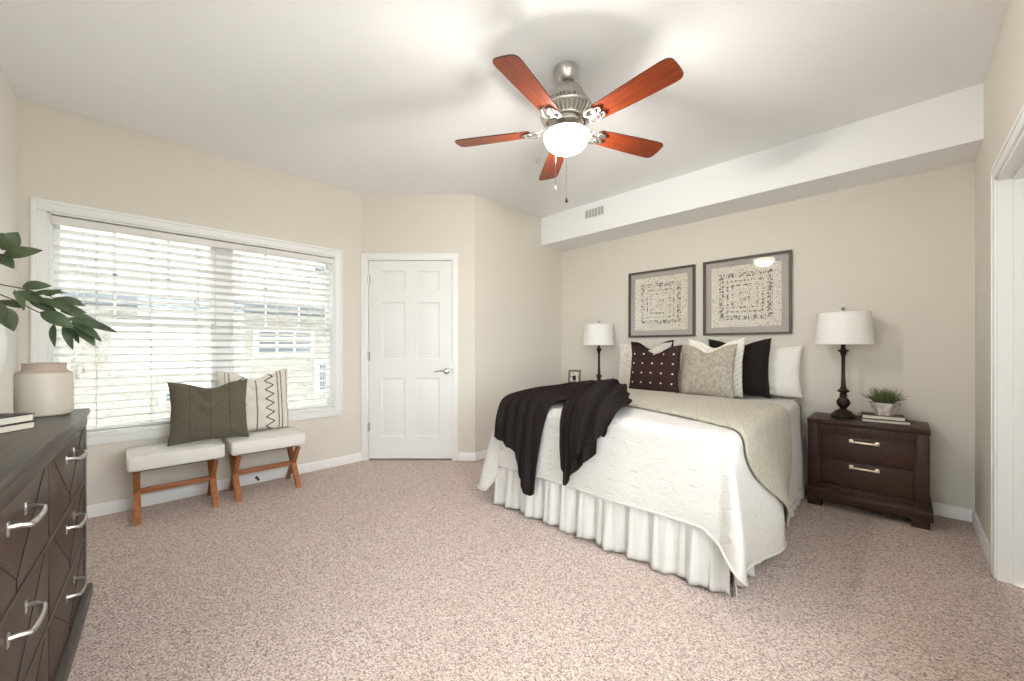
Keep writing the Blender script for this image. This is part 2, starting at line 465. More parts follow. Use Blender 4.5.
# window_1 : casing with stool, jamb liner, two double-hung units side by side
MWn = frame_matrix((XW, 0, 0), (0, 1), (1, 0))
cs = MB(); casing(cs, MWn, WY0, WY1, WZ0, WZ1, wd=0.07, d=0.022)
cs.box((WY0 - 0.085, 0.0, WZ0 - 0.022), (WY1 + 0.085, 0.036, WZ0), bev=0.005, M=MWn)      # stool
cs.box((WY0 - 0.07, 0.0, WZ0 - 0.08), (WY1 + 0.07, 0.016, WZ0 - 0.022), bev=0.004, M=MWn)  # apron
j = 0.012
cs.box((WY0, -T, WZ0), (WY0 + j, 0, WZ1), M=MWn); cs.box((WY1 - j, -T, WZ0), (WY1, 0, WZ1), M=MWn)
cs.box((WY0, -T, WZ1 - j), (WY1, 0, WZ1), M=MWn); cs.box((WY0, -T, WZ0), (WY1, 0, WZ0 + j), M=MWn)
win = struct('window_1', cs, 'trim')
ym = (WY0 + WY1) / 2 + 0.03
fr = MB(); fr.box((ym - 0.045, -T, WZ0 + j), (ym + 0.045, -0.075, WZ1 - j), M=MWn)
gl = MB(); zm = 1.335
for ya, yb in ((WY0 + j, ym - 0.045), (ym + 0.045, WY1 - j)):
    for (za, zb, yo) in ((WZ0 + j, zm + 0.02, -0.088), (zm - 0.02, WZ1 - j, -0.112)):
        q = 0.034
        fr.box((ya, yo - 0.012, za), (ya + q, yo + 0.012, zb), bev=0.003, M=MWn); fr.box((yb - q, yo - 0.012, za), (yb, yo + 0.012, zb), bev=0.003, M=MWn)
        fr.box((ya, yo - 0.012, za), (yb, yo + 0.012, za + q), bev=0.003, M=MWn); fr.box((ya, yo - 0.012, zb - q - 0.004), (yb, yo + 0.012, zb), bev=0.003, M=MWn)
        gl.box((ya + q, yo - 0.002, za + q), (yb - q, yo + 0.002, zb - q), M=MWn)
    # grille bars of the upper sash
    for k in (1, 2): 
        yy = ya + (yb - ya) * k / 3; fr.box((yy - 0.008, -0.117, zm), (yy + 0.008, -0.107, WZ1 - j), M=MWn)
    fr.box((ya, -0.117, (zm + WZ1) / 2 - 0.008), (yb, -0.107, (zm + WZ1) / 2 + 0.008), M=MWn)
obj('sash', fr, 'vinyl', win); obj('pane', gl, 'glass', win, smooth=0)

# unseen block added over the room to keep sky light off the courtyard
umat = Mat('sky_block', (196, 190, 180), 0.9)
q = MB(); q.box((XW - T, -14, H + 0.13), (XR + 0.6, 18, H + 12.0)); struct('wall_sky_block', q, umat, smooth=0)
# ------------------------------------------------------------------ outside: the building across the way
gmat = Mat('outside_paving', (206, 204, 198), 0.9); gmat.bump(gmat.noise(30, 4), 0.01, 0.5)
g = MB(); g.box((-30, -30, -0.5), (30, 30, -0.14)); struct('ground_outside', g, gmat, smooth=0)
siding = Mat('white_siding', (218, 220, 220), 0.6)
_, _, sz = siding.xyz(); siding.bump((sz * 8.0).fract(), 0.02, 0.8)
siding.color(siding.mix((sz * 8.0).fract().lt(0.09), (218, 220, 220), (182, 185, 188)))
stone = Mat('stone_veneer', (196, 190, 180), 0.9)
sv = stone.co((1, 1.6, 4.5))
stone.color(stone.mix(stone.voronoi(2.4, sv, feature='DISTANCE_TO_EDGE').lt(0.035), stone.ramp(stone.noise(3.2, 2, sv), [(0.25, (164, 160, 153)), (0.5, (182, 178, 171)), (0.75, (196, 192, 186))]), (158, 154, 148)))
roofm = Mat('grey_shingle', (128, 134, 142), 0.9); roofm.bump(roofm.noise(30, 2), 0.01, 0.5)
dglass = Mat('dark_window_glass', (112, 118, 126), 0.25)
panelm = Mat('white_panel', (244, 244, 244), 0.5)
XF = -9.2
bd = thing('neighbour_building', 'white sided building with stone base seen through the blinds', 'building', (XF, 1.0, -0.14))
def bpart(name, mat, boxes, parent=bd):
    q = MB()
    for lo, hi in boxes: q.box((lo[0], lo[1] - 1.0, lo[2] + 0.14), (hi[0], hi[1] - 1.0, hi[2] + 0.14))
    return obj(name, q, mat, parent, smooth=0)
bpart('stone_wall', stone, [((-0.1, -12, -0.14), (0.0, 16, 1.85))])
bpart('siding_wall', siding, [((-0.1, -12, 2.05), (-0.02, 16, 14.6))])  # raised far out of view, roof too, to darken the courtyard
bpart('eave', roofm, [((-0.1, -12, 1.85), (0.45, 16, 2.05))])
bpart('roof', roofm, [((-3, -12, 14.6), (0.4, 16, 14.75))])
bpart('white_panel', panelm, [((0.0, -0.1, 0.72), (0.05, 1.55, 1.62)), ((0.0, -2.6, 0.15), (0.05, -0.55, 1.0))])
for ya, yb, za, zb in ((1.95, 2.95, 1.05, 1.5), (3.1, 3.9, 0.2, 0.85), (0.55, 1.25, 0.2, 0.45), (3.0, 4.0, 2.7, 3.6)):
    wf = bpart('window_frame', panelm, [((-0.02, ya - 0.07, za - 0.07), (0.06, yb + 0.07, zb + 0.07))])
    q = []
    n = 3 if yb - ya > 0.75 else 2
    for k in range(n):
        st = (yb - ya) / n
        for r_ in range(3): q.append(((0.05, ya + st * k + 0.02, za + (zb - za) / 3 * r_ + 0.02), (0.065, ya + st * (k + 1) - 0.02, za + (zb - za) / 3 * (r_ + 1) - 0.02)))
    bpart('pane', dglass, q, wf)
rail = [((0.5, 0.9, 2.18), (0.54, 3.2, 2.22)), ((0.5, 0.9, 2.62), (0.55, 3.2, 2.67))]
for k in range(24): rail.append(((0.51, 0.92 + k * 0.098, 2.05), (0.53, 0.95 + k * 0.098, 2.65)))
bpart('balcony_railing', panelm, rail)

# ------------------------------------------------------------------ window blind
bl = thing('window_blind', 'wide white slatted blind covering the double window', 'window blind', (XW, 0, WZ1))
MBl = frame_matrix((0, 0, -WZ1), (0, 1), (1, 0))
q = MB(); q.box((WY0 + 0.016, -0.072, WZ1 - 0.066), (WY1 - 0.016, -0.010, WZ1 - 0.022), M=MBl)
q.prism([(-0.010, WZ1 - 0.078), (0.006, WZ1 - 0.078), (0.010, WZ1 - 0.070), (0.010, WZ1 - 0.029), (0.006, WZ1 - 0.024), (-0.010, WZ1 - 0.024)], 0, WY0 + 0.014, WY1 - 0.014, M=MBl)
obj('valance', q, 'valance', bl)
q = MB(); z = WZ1 - 0.112; pitch = 0.0553; tilt = math.radians(-17); zs = []
while z > WZ0 + 0.05:
    zs.append(z)
    prof = []
    for k in range(7):
        t = (k / 6 - 0.5) * 0.0615
        prof.append((-0.041 + t * math.cos(tilt), z - t * math.sin(tilt) + 0.0022 * (1 - (2 * k / 6 - 1) ** 2) + 0.0014))
    low = [(a, c_ - 0.0028) for a, c_ in reversed(prof)]
    q.prism(prof + low, 0, WY0 + 0.022, WY1 - 0.022, M=MBl)
    z -= pitch
obj('slats', q, 'blind', bl, smooth=40)
q = MB(); q.box((WY0 + 0.022, -0.070, WZ0 + 0.016), (WY1 - 0.022, -0.012, WZ0 + 0.034), bev=0.004, M=MBl); obj('bottom_rail', q, 'blind', bl)
lad = MB()
for yy in (-0.115, 0.165, 0.44, 0.72, 1.0, 1.27, 1.40):
    for dx in (-0.0705, -0.011):
        lad.tube([(yy, dx, WZ0 + 0.025), (yy, dx, WZ1 - 0.066)], 0.0013, 5, M=MBl)
    for z in zs: lad.box((yy - 0.005, -0.0110, z - 0.012), (yy + 0.005, -0.0098, z - 0.002), M=MBl)
obj('ladder_cord', lad, 'cord', bl, smooth=0)
for yy, zend in ((-0.205, 0.98), (-0.175, 1.02), (1.36, 1.50)):
    pc = MB(); pc.tube([(yy, 0.003, WZ1 - 0.07), (yy, 0.004, zend)], 0.0016, 6, M=MBl)
    pc.lathe([(0, 0.0), (0.007, 0.002), (0.008, 0.018), (0.004, 0.032), (0, 0.034)], 10, (yy, 0.004, zend - 0.03), M=MBl)
    obj('pull_cord', pc, 'cord', bl)

# ------------------------------------------------------------------ ceiling fan
FX, FY, FZ = -1.352, 1.787, 2.400
blade_m = Mat('cherry_blade', (150, 66, 30), 0.34, spec=0.5)
v = blade_m.co((1.2, 22, 8))
blade_m.color(blade_m.ramp(blade_m.noise(3.0, 5, v, 0.6, 0.5), [(0.25, (84, 30, 14)), (0.5, (126, 52, 24)), (0.78, (156, 72, 34))]))
MT['blade'] = blade_m
MT['edge'] = Mat('blade_edge', (60, 26, 14), 0.5)
fan = thing('ceiling_fan', 'five blade cherry wood ceiling fan with a lit glass bowl', 'ceiling fan', (FX, FY, FZ))
def zz(z): return z - FZ
q = MB(); q.lathe([(0, zz(2.74)), (0.070, zz(2.74)), (0.070, zz(2.728)), (0.064, zz(2.712)), (0.050, zz(2.685)), (0.040, zz(2.672)), (0.026, zz(2.667)), (0, zz(2.667))], 40); obj('canopy', q, 'nickel', fan)
q = MB(); q.lathe([(0, zz(2.67)), (0.018, zz(2.67)), (0.018, zz(2.645)), (0.030, zz(2.640)), (0.030, zz(2.63)), (0, zz(2.63))], 24); obj('down_rod', q, 'bronze', fan)
q = MB(); q.lathe([(0, zz(2.642)), (0.058, zz(2.640)), (0.074, zz(2.630)), (0.080, zz(2.615)), (0.098, zz(2.596)), (0.106, zz(2.578)), (0.106, zz(2.562)), (0.110, zz(2.556)), (0.110, zz(2.544)), (0.104, zz(2.538)), (0.104, zz(2.50)), (0.098, zz(2.445)), (0.098, zz(2.43)), (0, zz(2.43))], 48); mh = obj('motor_housing', q, 'nickel', fan)
q = MB()        # slotted flared skirt under the motor
for k in range(36):
    a = 2 * PI * k / 36
    M = Matrix.Rotation(a, 4, 'Z')
    q.tube([(0.108, 0, zz(2.548)), (0.132, 0, zz(2.530)), (0.146, 0, zz(2.500)), (0.140, 0, zz(2.468)), (0.108, 0, zz(2.446))], 0.0062, 6, M=M)
for r, z in ((0.147, 2.500), (0.112, 2.446)):
    q.tube([(r * math.cos(2 * PI * k / 48), r * math.sin(2 * PI * k / 48), zz(z)) for k in range(48)], 0.007, 8, closed=True)
obj('vent_skirt', q, 'nickel', mh)
q = MB(); q.lathe([(0, zz(2.432)), (0.088, zz(2.432)), (0.088, zz(2.420)), (0.056, zz(2.412)), (0.056, zz(2.386)), (0.066, zz(2.380)), (0.112, zz(2.376)), (0.119, zz(2.371)), (0.117, zz(2.366)), (0, zz(2.366))], 48)
for k in range(24):
    a = 2 * PI * k / 24; q.tube([(0.057 * math.cos(a), 0.057 * math.sin(a), zz(2.388)), (0.057 * math.cos(a), 0.057 * math.sin(a), zz(2.41))], 0.0035, 5)
# three arms that hold the bowl
for k in range(3):
    a = 2 * PI * k / 3 + 0.5
    q.tube([(0.05 * math.cos(a), 0.05 * math.sin(a), zz(2.376)), (0.10 * math.cos(a), 0.10 * math.sin(a), zz(2.380)), (0.127 * math.cos(a), 0.127 * math.sin(a), zz(2.366))], 0.005, 6)
fit = obj('light_fitter', q, 'nickel', fan)
q = MB()
outer = [(0.127, 2.366), (0.129, 2.358), (0.125, 2.338), (0.112, 2.312), (0.090, 2.290), (0.060, 2.275), (0.030, 2.267), (0.006, 2.265)]
inner = [(r - 0.004 if r > 0.01 else 0.004, z + 0.004) for r, z in reversed(outer)]
q.lathe([(r, zz(z)) for r, z in outer + inner], 48, cap=False); obj('glass_bowl', q, 'bowl', fan)
q = MB(); q.lathe([(0, zz(2.272)), (0.012, zz(2.270)), (0.014, zz(2.263)), (0.010, zz(2.258)), (0.006, zz(2.251)), (0.009, zz(2.244)), (0.006, zz(2.237)), (0, zz(2.235))], 20)
q.tube([(0, 0, zz(2.262)), (0, 0, zz(2.362))], 0.003, 6); obj('finial', q, 'nickel', fan)
for k in range(3):
    a = 2 * PI * k / 3 + 1.2; cx, cy = 0.05 * math.cos(a), 0.05 * math.sin(a)
    q = MB(); q.lathe([(0, zz(2.370)), (0.014, zz(2.370)), (0.014, zz(2.335)), (0.009, zz(2.328)), (0, zz(2.328))], 14, (cx, cy, 0))
    obj('bulb_socket', q, 'bronze', fit)
for k, (dx, dy, zt, zb) in enumerate(((-0.050, -0.035, 2.36, 2.055), (0.004, -0.004, 2.23, 1.985))):
    q = MB(); q.tube([(dx, dy, zz(zt)), (dx, dy, zz(zb + 0.03))], 0.0016, 6)
    pcn = obj('pull_chain', q, 'chrome', fan)
    q = MB(); q.lathe([(0, zz(zb + 0.034)), (0.003, zz(zb + 0.032)), (0.0075, zz(zb + 0.012)), (0.0085, zz(zb + 0.006)), (0.004, zz(zb)), (0, zz(zb))], 12, (dx, dy, 0))
    obj('pull_knob', q, 'bronze' if k else 'nickel', pcn)
PITCH = math.radians(-12)
first = None
for k in range(5):
    ang = math.radians(-148.9 + 72 * k)
    if first is None:
        q = MB(); n = 14; top, bot = [], []
        outl = []
        r0, r1 = 0.205, 0.658
        for t, hw in ((0, 0.040), (0.01, 0.048), (0.03, 0.053), (0.3, 0.0605), (0.6, 0.0665), (0.88, 0.0700), (0.945, 0.0675), (0.98, 0.058), (0.995, 0.046)):
            outl.append((r0 + t * (r1 - r0), hw))
        poly = outl + [(r1, 0.024), (r1 + 0.001, 0)] + [(r1, -0.024)] + [(a, -b) for a, b in reversed(outl)]
        q.prism(poly, 2, -0.003, 0.003, M=Matrix.Rotation(PITCH, 4, 'X'))
        blade = obj('blade', q, 'blade', fan)
        blade.data.materials.append(MT['edge'].m)
        for p in blade.data.polygons:
            if len(p.vertices) == 4: p.material_index = 1
        q = MB(); P = Matrix.Rotation(PITCH, 4, 'X')
        q.tube([(0.085, 0, 0.030), (0.12, 0, 0.022), (0.155, 0, 0.0), (0.19, 0, -0.006)], [0.012, 0.010, 0.009, 0.008], 8, flat=0.6)
        for sgn in (-1, 1):
            q.tube([(0.19 + 0.032 * math.cos(2 * PI * i / 20), sgn * 0.026 + 0.022 * math.sin(2 * PI * i / 20), -0.009) for i in range(20)], 0.0058, 7, closed=True, flat=0.7, M=P)
            q.tube([(0.225 + 0.024 * math.cos(2 * PI * i / 18), sgn * 0.020 + 0.016 * math.sin(2 * PI * i / 18), -0.009) for i in range(18)], 0.0050, 7, closed=True, flat=0.7, M=P)
            q.lathe([(0, -0.012), (0.005, -0.012), (0.006, -0.009), (0.006, -0.003), (0, -0.003)], 10, (0.236, sgn * 0.02, 0), M=P)
        q.tube([(0.155, -0.026, -0.005), (0.168, 0, -0.008), (0.155, 0.026, -0.005)], 0.006, 7, M=P)
        iron = obj('blade_iron', q, 'nickel', blade); first = (blade, iron)
    else:
        blade = first[0].copy(); COL.objects.link(blade); blade.parent = fan
        iron = first[1].copy(); COL.objects.link(iron); iron.parent = blade
    blade.rotation_euler = (0, 0, ang)
for k in range(3):
    a = 2 * PI * k / 3 + 1.2
    ld = bpy.data.lights.new('fan_bulb_light', 'POINT'); ld.energy = FAN_WATTS; ld.color = (1.0, 0.94, 0.86); ld.shadow_soft_size = 0.022
    lo = bpy.data.objects.new('fan_bulb_light', ld); lo.location = (0.05 * math.cos(a), 0.05 * math.sin(a), zz(2.303)); COL.objects.link(lo); lo.parent = fan

# small ceiling and wall fittings
q = MB(); q.lathe([(0, 0), (0.034, 0), (0.036, -0.006), (0.020, -0.010), (0.009, -0.012), (0.009, -0.030), (0.016, -0.032), (0.016, -0.036), (0, -0.036)], 20)
o = obj('sprinkler_head', q, 'trim'); o.location = (-2.17, 2.47, H - 0.0005); tag(o, 'small white sprinkler head on the ceiling behind the fan', 'sprinkler head')
q = MB(); q.box((-0.128, -0.008, -0.056), (0.128, 0, 0.056), bev=0.003); vent = obj('air_vent', q, 'trim'); vent.location = (-2.367, 3.633, 2.625)
tag(vent, 'white slotted air vent grille on the soffit above the bed', 'air vent')
gm = Mat('vent_shadow', (104, 102, 98), 0.8)
q = MB(); q.box((-0.112, -0.009, -0.042), (0.112, -0.0075, 0.042)); obj('opening', q, gm, vent, smooth=0)
q = MB()
for k in range(22): q.box((-0.111 + k * 0.0104, -0.013, -0.042), (-0.1085 + k * 0.0104, -0.008, 0.042))
for k in range(1, 6): q.box((-0.114 + k * 0.038, -0.014, -0.044), (-0.1085 + k * 0.038, -0.008, 0.044))
obj('louvre', q, 'trim', vent, smooth=0)
ds = MB(); ds.lathe([(0, 0), (0.012, 0), (0.012, 0.004), (0.005, 0.008), (0.005, 0.06), (0.010, 0.061), (0.010, 0.072), (0, 0.074)], 12, M=Matrix.Rotation(PI / 2, 4, 'Y'))
o = obj('door_stop', ds, 'black'); o.location = (XW + 0.013, 0.83, 0.045); tag(o, 'small dark door stop on the baseboard beneath the right bench', 'door stop')

# ------------------------------------------------------------------ dresser
DD, DLn, DHt = 0.424, 1.58, 0.886
dwood = wood('dark_walnut', (40, 33, 30), (68, 56, 50), 0, 9, 0.34)
dchev = chevron_wood('dark_chevron_veneer', (46, 35, 30), (80, 61, 51), (24, 19, 17), 0.36)
drs = thing('dresser', 'long dark brown wooden dresser along the left wall', 'dresser', (-2.681, -0.102, 0), math.radians(-3.33))
q = MB()
q.box((0.03, -DD, 0.07), (DLn - 0.03, -0.055, 0.84), bev=0.002)
q.box((0.015, -DD, 0.07), (0.075, -0.006, 0.86), bev=0.003); q.box((DLn - 0.075, -DD, 0.07), (DLn - 0.015, -0.006, 0.86), bev=0.003)
q.box((0.015, -DD + 0.01, 0.812), (DLn - 0.015, -0.003, 0.862), bev=0.003)
q.box((0.785, -0.06, 0.08), (0.797, -0.014, 0.815))
for z in (0.556, 0.302): q.box((0.07, -0.06, z), (DLn - 0.07, -0.007, z + 0.014), bev=0.002)
obj('carcass', q, dwood, drs)
q = MB(); q.box((0, -DD, 0.858), (DLn, 0.004, DHt), bev=0.006); obj('top_panel', q, dwood, drs)
q = MB(); q.box((-0.004, -DD, 0.012), (DLn + 0.004, 0.012, 0.072), bev=0.008); q.box((0.02, -DD + 0.02, 0), (DLn - 0.02, -0.01, 0.02)); obj('plinth', q, dwood, drs)
q = MB(); qb = MB()
hd0 = None
for ci, (xa, xb) in enumerate(((0.080, 0.782), (0.800, 1.520))):
    for ri, (za, zb) in enumerate(((0.572, 0.808), (0.318, 0.554), (0.080, 0.300))):
        xc = (xa + xb) / 2; hw = (xb - xa) / 2
        q = MB(); q.box((-hw, -0.03, za - 0.5), (hw, 0.0, zb - 0.5), bev=0.0025)
        d_ = obj('drawer', q, dchev, drs, loc=(xc, -0.009, 0.5))
        # carved V lines
        q = MB()
        zc0, zc1 = za - 0.5 + 0.012, zb - 0.5 - 0.004
        for sg in (-1, 1):
            for x0_, x1_ in ((0.0, 0.30),):
                a_ = Vector((sg * x0_, 0.0006, zc0 + 0.02)); b_ = Vector((sg * x1_, 0.0006, zc1))
                q.tube([a_, b_], 0.0012, 4)
        q.tube([(0, 0.0006, zc0 - 0.008), (0, 0.0006, zc0 + 0.02)], 0.0012, 4)
        obj('groove', q, 'black', d_, smooth=0)
        zh = zb - 0.5 - 0.055
        q = MB()
        L = 0.078
        for sg in (-1, 1):
            q.box((sg * L - 0.008, 0.0, zh - 0.016), (sg * L + 0.008, 0.004, zh + 0.016), bev=0.0015)
            q.tube([(sg * L, 0.002, zh + 0.004), (sg * (L - 0.002), 0.018, zh + 0.004), (sg * (L - 0.012), 0.034, zh - 0.002)], [0.0065, 0.0055, 0.006], 8)
        q.tube([(t * (L - 0.012), 0.034 + 0.006 * (1 - t * t), zh - 0.002) for t in (-1, -0.75, -0.5, -0.25, 0, 0.25, 0.5, 0.75, 1)], 0.0062, 8, flat=1.2)
        obj('handle', q, 'nickel', d_)

# things on the dresser
jar_m = Mat('stoneware_glaze', (200, 190, 176), 0.42); jar_m.color(jar_m.mix((jar_m.xyz()[2]).gt(0.176), (200, 191, 178), (178, 160, 144))); jar_m.bump(jar_m.noise(40, 3), 0.0008, 0.4)
q = MB(); q.lathe([(0, 0), (0.072, 0), (0.078, 0.006), (0.081, 0.03), (0.0815, 0.165), (0.078, 0.177), (0.066, 0.185), (0.0615, 0.192), (0.0615, 0.207), (0.064, 0.216), (0.061, 0.217), (0.058, 0.210), (0.058, 0.03), (0, 0.02)], 56)
o = obj('ceramic_jar', q, jar_m, loc=(-2.535, -0.222, DHt)); tag(o, 'wide beige ceramic jar on the dark dresser', 'jar')
vase_m = Mat('white_ceramic', (236, 235, 232), 0.3)
VX, VY = -2.462, -0.418
vs = thing('vase', 'round white vase of leafy green branches on the dresser', 'vase', (VX, VY, DHt))
q = MB(); q.lathe([(0, 0), (0.048, 0), (0.052, 0.006), (0.062, 0.05), (0.084, 0.11), (0.103, 0.18), (0.108, 0.235), (0.098, 0.285), (0.070, 0.325), (0.040, 0.345), (0.034, 0.36), (0.038, 0.375), (0.033, 0.375), (0.029, 0.36), (0.034, 0.34), (0.06, 0.32), (0.09, 0.28), (0.10, 0.235), (0.09, 0.15), (0.04, 0.02), (0, 0.02)], 48)
bmesh.ops.transform(q.bm, matrix=Matrix.Diagonal((1, 1, 1.32, 1)), verts=q.bm.verts); obj('body', q, vase_m, vs)
leaf_m = Mat('green_leaf', (74, 92, 58), 0.5, spec=0.4)
leaf_m.color(leaf_m.ramp(leaf_m.noise(7, 3), [(0.3, (40, 56, 38)), (0.7, (82, 97, 62))])); leaf_m.bump(leaf_m.noise(70, 2), 0.001, 0.4)
stem_m = Mat('brown_stem', (86, 74, 60), 0.7)
fq = MB(); sq = MB()
def pix(u, v_, d):
    s_ = (u - 512) / 392 * d
    return Vector((R2 * (s_ - d), R2 * (s_ + d), 1.169 + (347 - v_) / 392 * d))
def leaf(mb, base, tip, width, face, curl=0.12):
    ax = tip - base; L = ax.length; t = ax.normalized()
    side = t.cross(face).normalized(); nrm = side.cross(t)
    n = 9; rows = []
    for i in range(n + 1):
        s_ = i / n
        hw = width / 2 * (math.sin(PI * s_ ** 0.85) ** 0.8) * (1 - 0.15 * s_)
        if i in (0, n): hw = 0.0006
        c_ = base + ax * s_ + nrm * (curl * L * math.sin(PI * s_) * 0.8) - Vector((0, 0, 1)) * (0.05 * L * s_ * s_)
        rows.append([mb.bm.verts.new(c_ - side * hw + nrm * hw * 0.25), mb.bm.verts.new(c_), mb.bm.verts.new(c_ + side * hw + nrm * hw * 0.25)])
    for a, b in zip(rows, rows[1:]):
        for k in range(2): mb.bm.faces.new((a[k], a[k + 1], b[k + 1], b[k]))
O = Vector((VX, VY, DHt))
mouth = Vector((VX, VY, DHt + 0.47))
tocam = (Vector((0, 0, 1.169)) - mouth).normalized()
# branches: list of nodes (u, v, distance), then leaves as (base, tip, width)
branches = [
    [(-8, 283, 1.42), (20, 288, 1.50), (50, 296, 1.58), (74, 312, 1.66)],
    [(-12, 270, 1.40), (2, 262, 1.44), (10, 248, 1.48)],
    [(-6, 292, 1.42), (14, 300, 1.47), (38, 312, 1.56), (62, 322, 1.62)],
    [(-14, 300, 1.40), (0, 305, 1.42), (8, 318, 1.44)],
]
for br in branches:
    pts = [mouth + Vector((0, 0, -0.05))] + [pix(*p) for p in br]
    sq.tube([p - O for p in pts], [0.004, 0.003, 0.0026, 0.0022, 0.0018][:len(pts)], 6)
leaves = [
    ((2, 250, 1.46), (18, 231, 1.48), 0.075), ((3, 256, 1.46), (43, 249, 1.52), 0.055), ((-6, 254, 1.45), (14, 268, 1.47), 0.06),
    ((-10, 248, 1.44), (4, 232, 1.45), 0.06), ((22, 287, 1.50), (52, 285, 1.55), 0.048), ((12, 293, 1.48), (50, 304, 1.58), 0.060),
    ((30, 295, 1.52), (68, 292, 1.60), 0.04), ((36, 298, 1.54), (76, 315, 1.64), 0.045), ((50, 300, 1.58), (86, 305, 1.66), 0.045),
    ((52, 303, 1.58), (87, 312, 1.68), 0.035), ((40, 312, 1.56), (74, 327, 1.62), 0.070), ((66, 318, 1.62), (118, 331, 1.74), 0.046),
    ((70, 322, 1.63), (102, 341, 1.70), 0.050), ((74, 324, 1.64), (95, 345, 1.68), 0.062), ((66, 326, 1.62), (79, 343, 1.66), 0.034),
    ((63, 326, 1.62), (73, 349, 1.64), 0.034), ((54, 324, 1.60), (55, 346, 1.60), 0.028), ((24, 308, 1.50), (-4, 300, 1.46), 0.05),
    ((-4, 306, 1.42), (14, 330, 1.45), 0.085), ((-8, 300, 1.42), (6, 322, 1.43), 0.06), ((14, 290, 1.48), (24, 310, 1.50), 0.03),
    ((60, 311, 1.60), (98, 320, 1.70), 0.04), ((46, 296, 1.57), (62, 289, 1.60), 0.03), ((56, 300, 1.60), (82, 301, 1.66), 0.036),
    ((28, 300, 1.53), (58, 312, 1.60), 0.045), ((-20, 268, 1.40), (-4, 246, 1.42), 0.06),
]
rl = random.Random(3)
for b_, t_, w_ in leaves:
    face = (tocam + Vector((rl.uniform(-.5, .5), rl.uniform(-.5, .5), rl.uniform(0.1, .9)))).normalized()
    leaf(fq, pix(*b_) - O, pix(*t_) - O, w_ * 0.85, face, rl.uniform(0.02, 0.14))
obj('foliage', fq, leaf_m, vs, smooth=180); obj('stem', sq, stem_m, vs)

pages_m = Mat('book_pages', (226, 219, 204), 0.8)
_, _, pz = pages_m.xyz(); pages_m.bump((pz * 900).sin(), 0.0004, 0.5)
cover_black = Mat('black_cover', (38, 38, 40), 0.5); cover_cream = Mat('cream_cover', (214, 206, 190), 0.6); cover_brown = Mat('brown_cover', (74, 66, 58), 0.6)
def book(name, label, L, W, Tk, cover, loc, rz, group=None):
    """spine along -y side; pages show on the three other sides; origin at the middle of the underside"""
    t = thing(name, label, 'book', loc, rz, group)
    q = MB(); ct = 0.0025
    q.box((-L / 2, -W / 2, 0), (L / 2, W / 2, ct), bev=0.0006); q.box((-L / 2, -W / 2, Tk - ct), (L / 2, W / 2, Tk), bev=0.0006)
    q.box((-L / 2, W / 2 - 0.003, 0), (L / 2, W / 2, Tk), bev=0.001)
    obj('cover', q, cover, t)
    q = MB(); q.box((-L / 2 + 0.004, -W / 2 + 0.004, ct), (L / 2 - 0.004, W / 2 - 0.003, Tk - ct)); obj('pages', q, pages_m, t, smooth=0)
    return t
def bk(corner, L, W, a):     # centre of a book whose +x / -y corner stands at the given point
    ux, uy = (math.cos(a), math.sin(a)), (-math.sin(a), math.cos(a))
    return (corner[0] - ux[0] * L / 2 + uy[0] * W / 2, corner[1] - ux[1] * L / 2 + uy[1] * W / 2)
ba = math.radians(139)
c_ = bk((-2.150, -0.207), 0.215, 0.155, ba)
book('book', 'lower cream paged book under the black one on the dresser', 0.215, 0.155, 0.0245, cover_brown, (c_[0], c_[1], DHt), ba, 'books on the dresser')
c_ = bk((-2.157, -0.210), 0.205, 0.150, ba)
book('book', 'black covered book on top of the stack on the dresser', 0.205, 0.150, 0.0265, cover_black, (c_[0], c_[1], DHt + 0.0246), ba + 0.01, 'books on the dresser')

# ------------------------------------------------------------------ benches under the window
oak = wood('warm_oak', (140, 82, 44), (188, 122, 72), 2, 8, 0.45)
seat_m = fabric('white_upholstery', (238, 235, 230), 1000, 0.0005, 0.1, 0.03)
def rounded_slab(mb, lx, ly, z0, z1, r, crown=0.0, n=10, M=None):
    """soft box: superellipse plan, rolled edges, crowned top"""
    def sq(t, e=0.11):
        c, s_ = math.cos(t), math.sin(t)
        return (math.copysign(abs(c) ** e, c), math.copysign(abs(s_) ** e, s_))
    m = 64; rings = []
    prof = [(0.97, z0), (1.0, z0 + 0.012), (1.0, z1 - r)]
    for k in range(1, 6): a = k / 5 * PI / 2; prof.append((1.0 - (r / (lx / 2)) * (1 - math.cos(a)), z1 - r + r * math.sin(a)))
    for s_, add in ((0.8, 0.55), (0.5, 0.85), (0.2, 1.0)): prof.append((s_, z1 + crown * add))
    for sc, z in prof:
        ring = []
        for k in range(m):
            u, v = sq(2 * PI * k / m)
            d = (1 - sc) * lx / 2 if sc > 0.85 else None
            if d is not None: p = (u * (lx / 2 - d), v * (ly / 2 - d), z)
            else: p = (u * lx / 2 * sc, v * ly / 2 * sc, z)
            ring.append(mb.bm.verts.new(p))
        rings.append(ring)
    for a, b in zip(rings, rings[1:]):
        for k in range(m): mb.bm.faces.new((a[k], a[(k + 1) % m], b[(k + 1) % m], b[k]))
    mb.bm.faces.new(rings[0]); mb.bm.faces.new(rings[-1])
    return [sq(2 * PI * k / m) for k in range(m)]
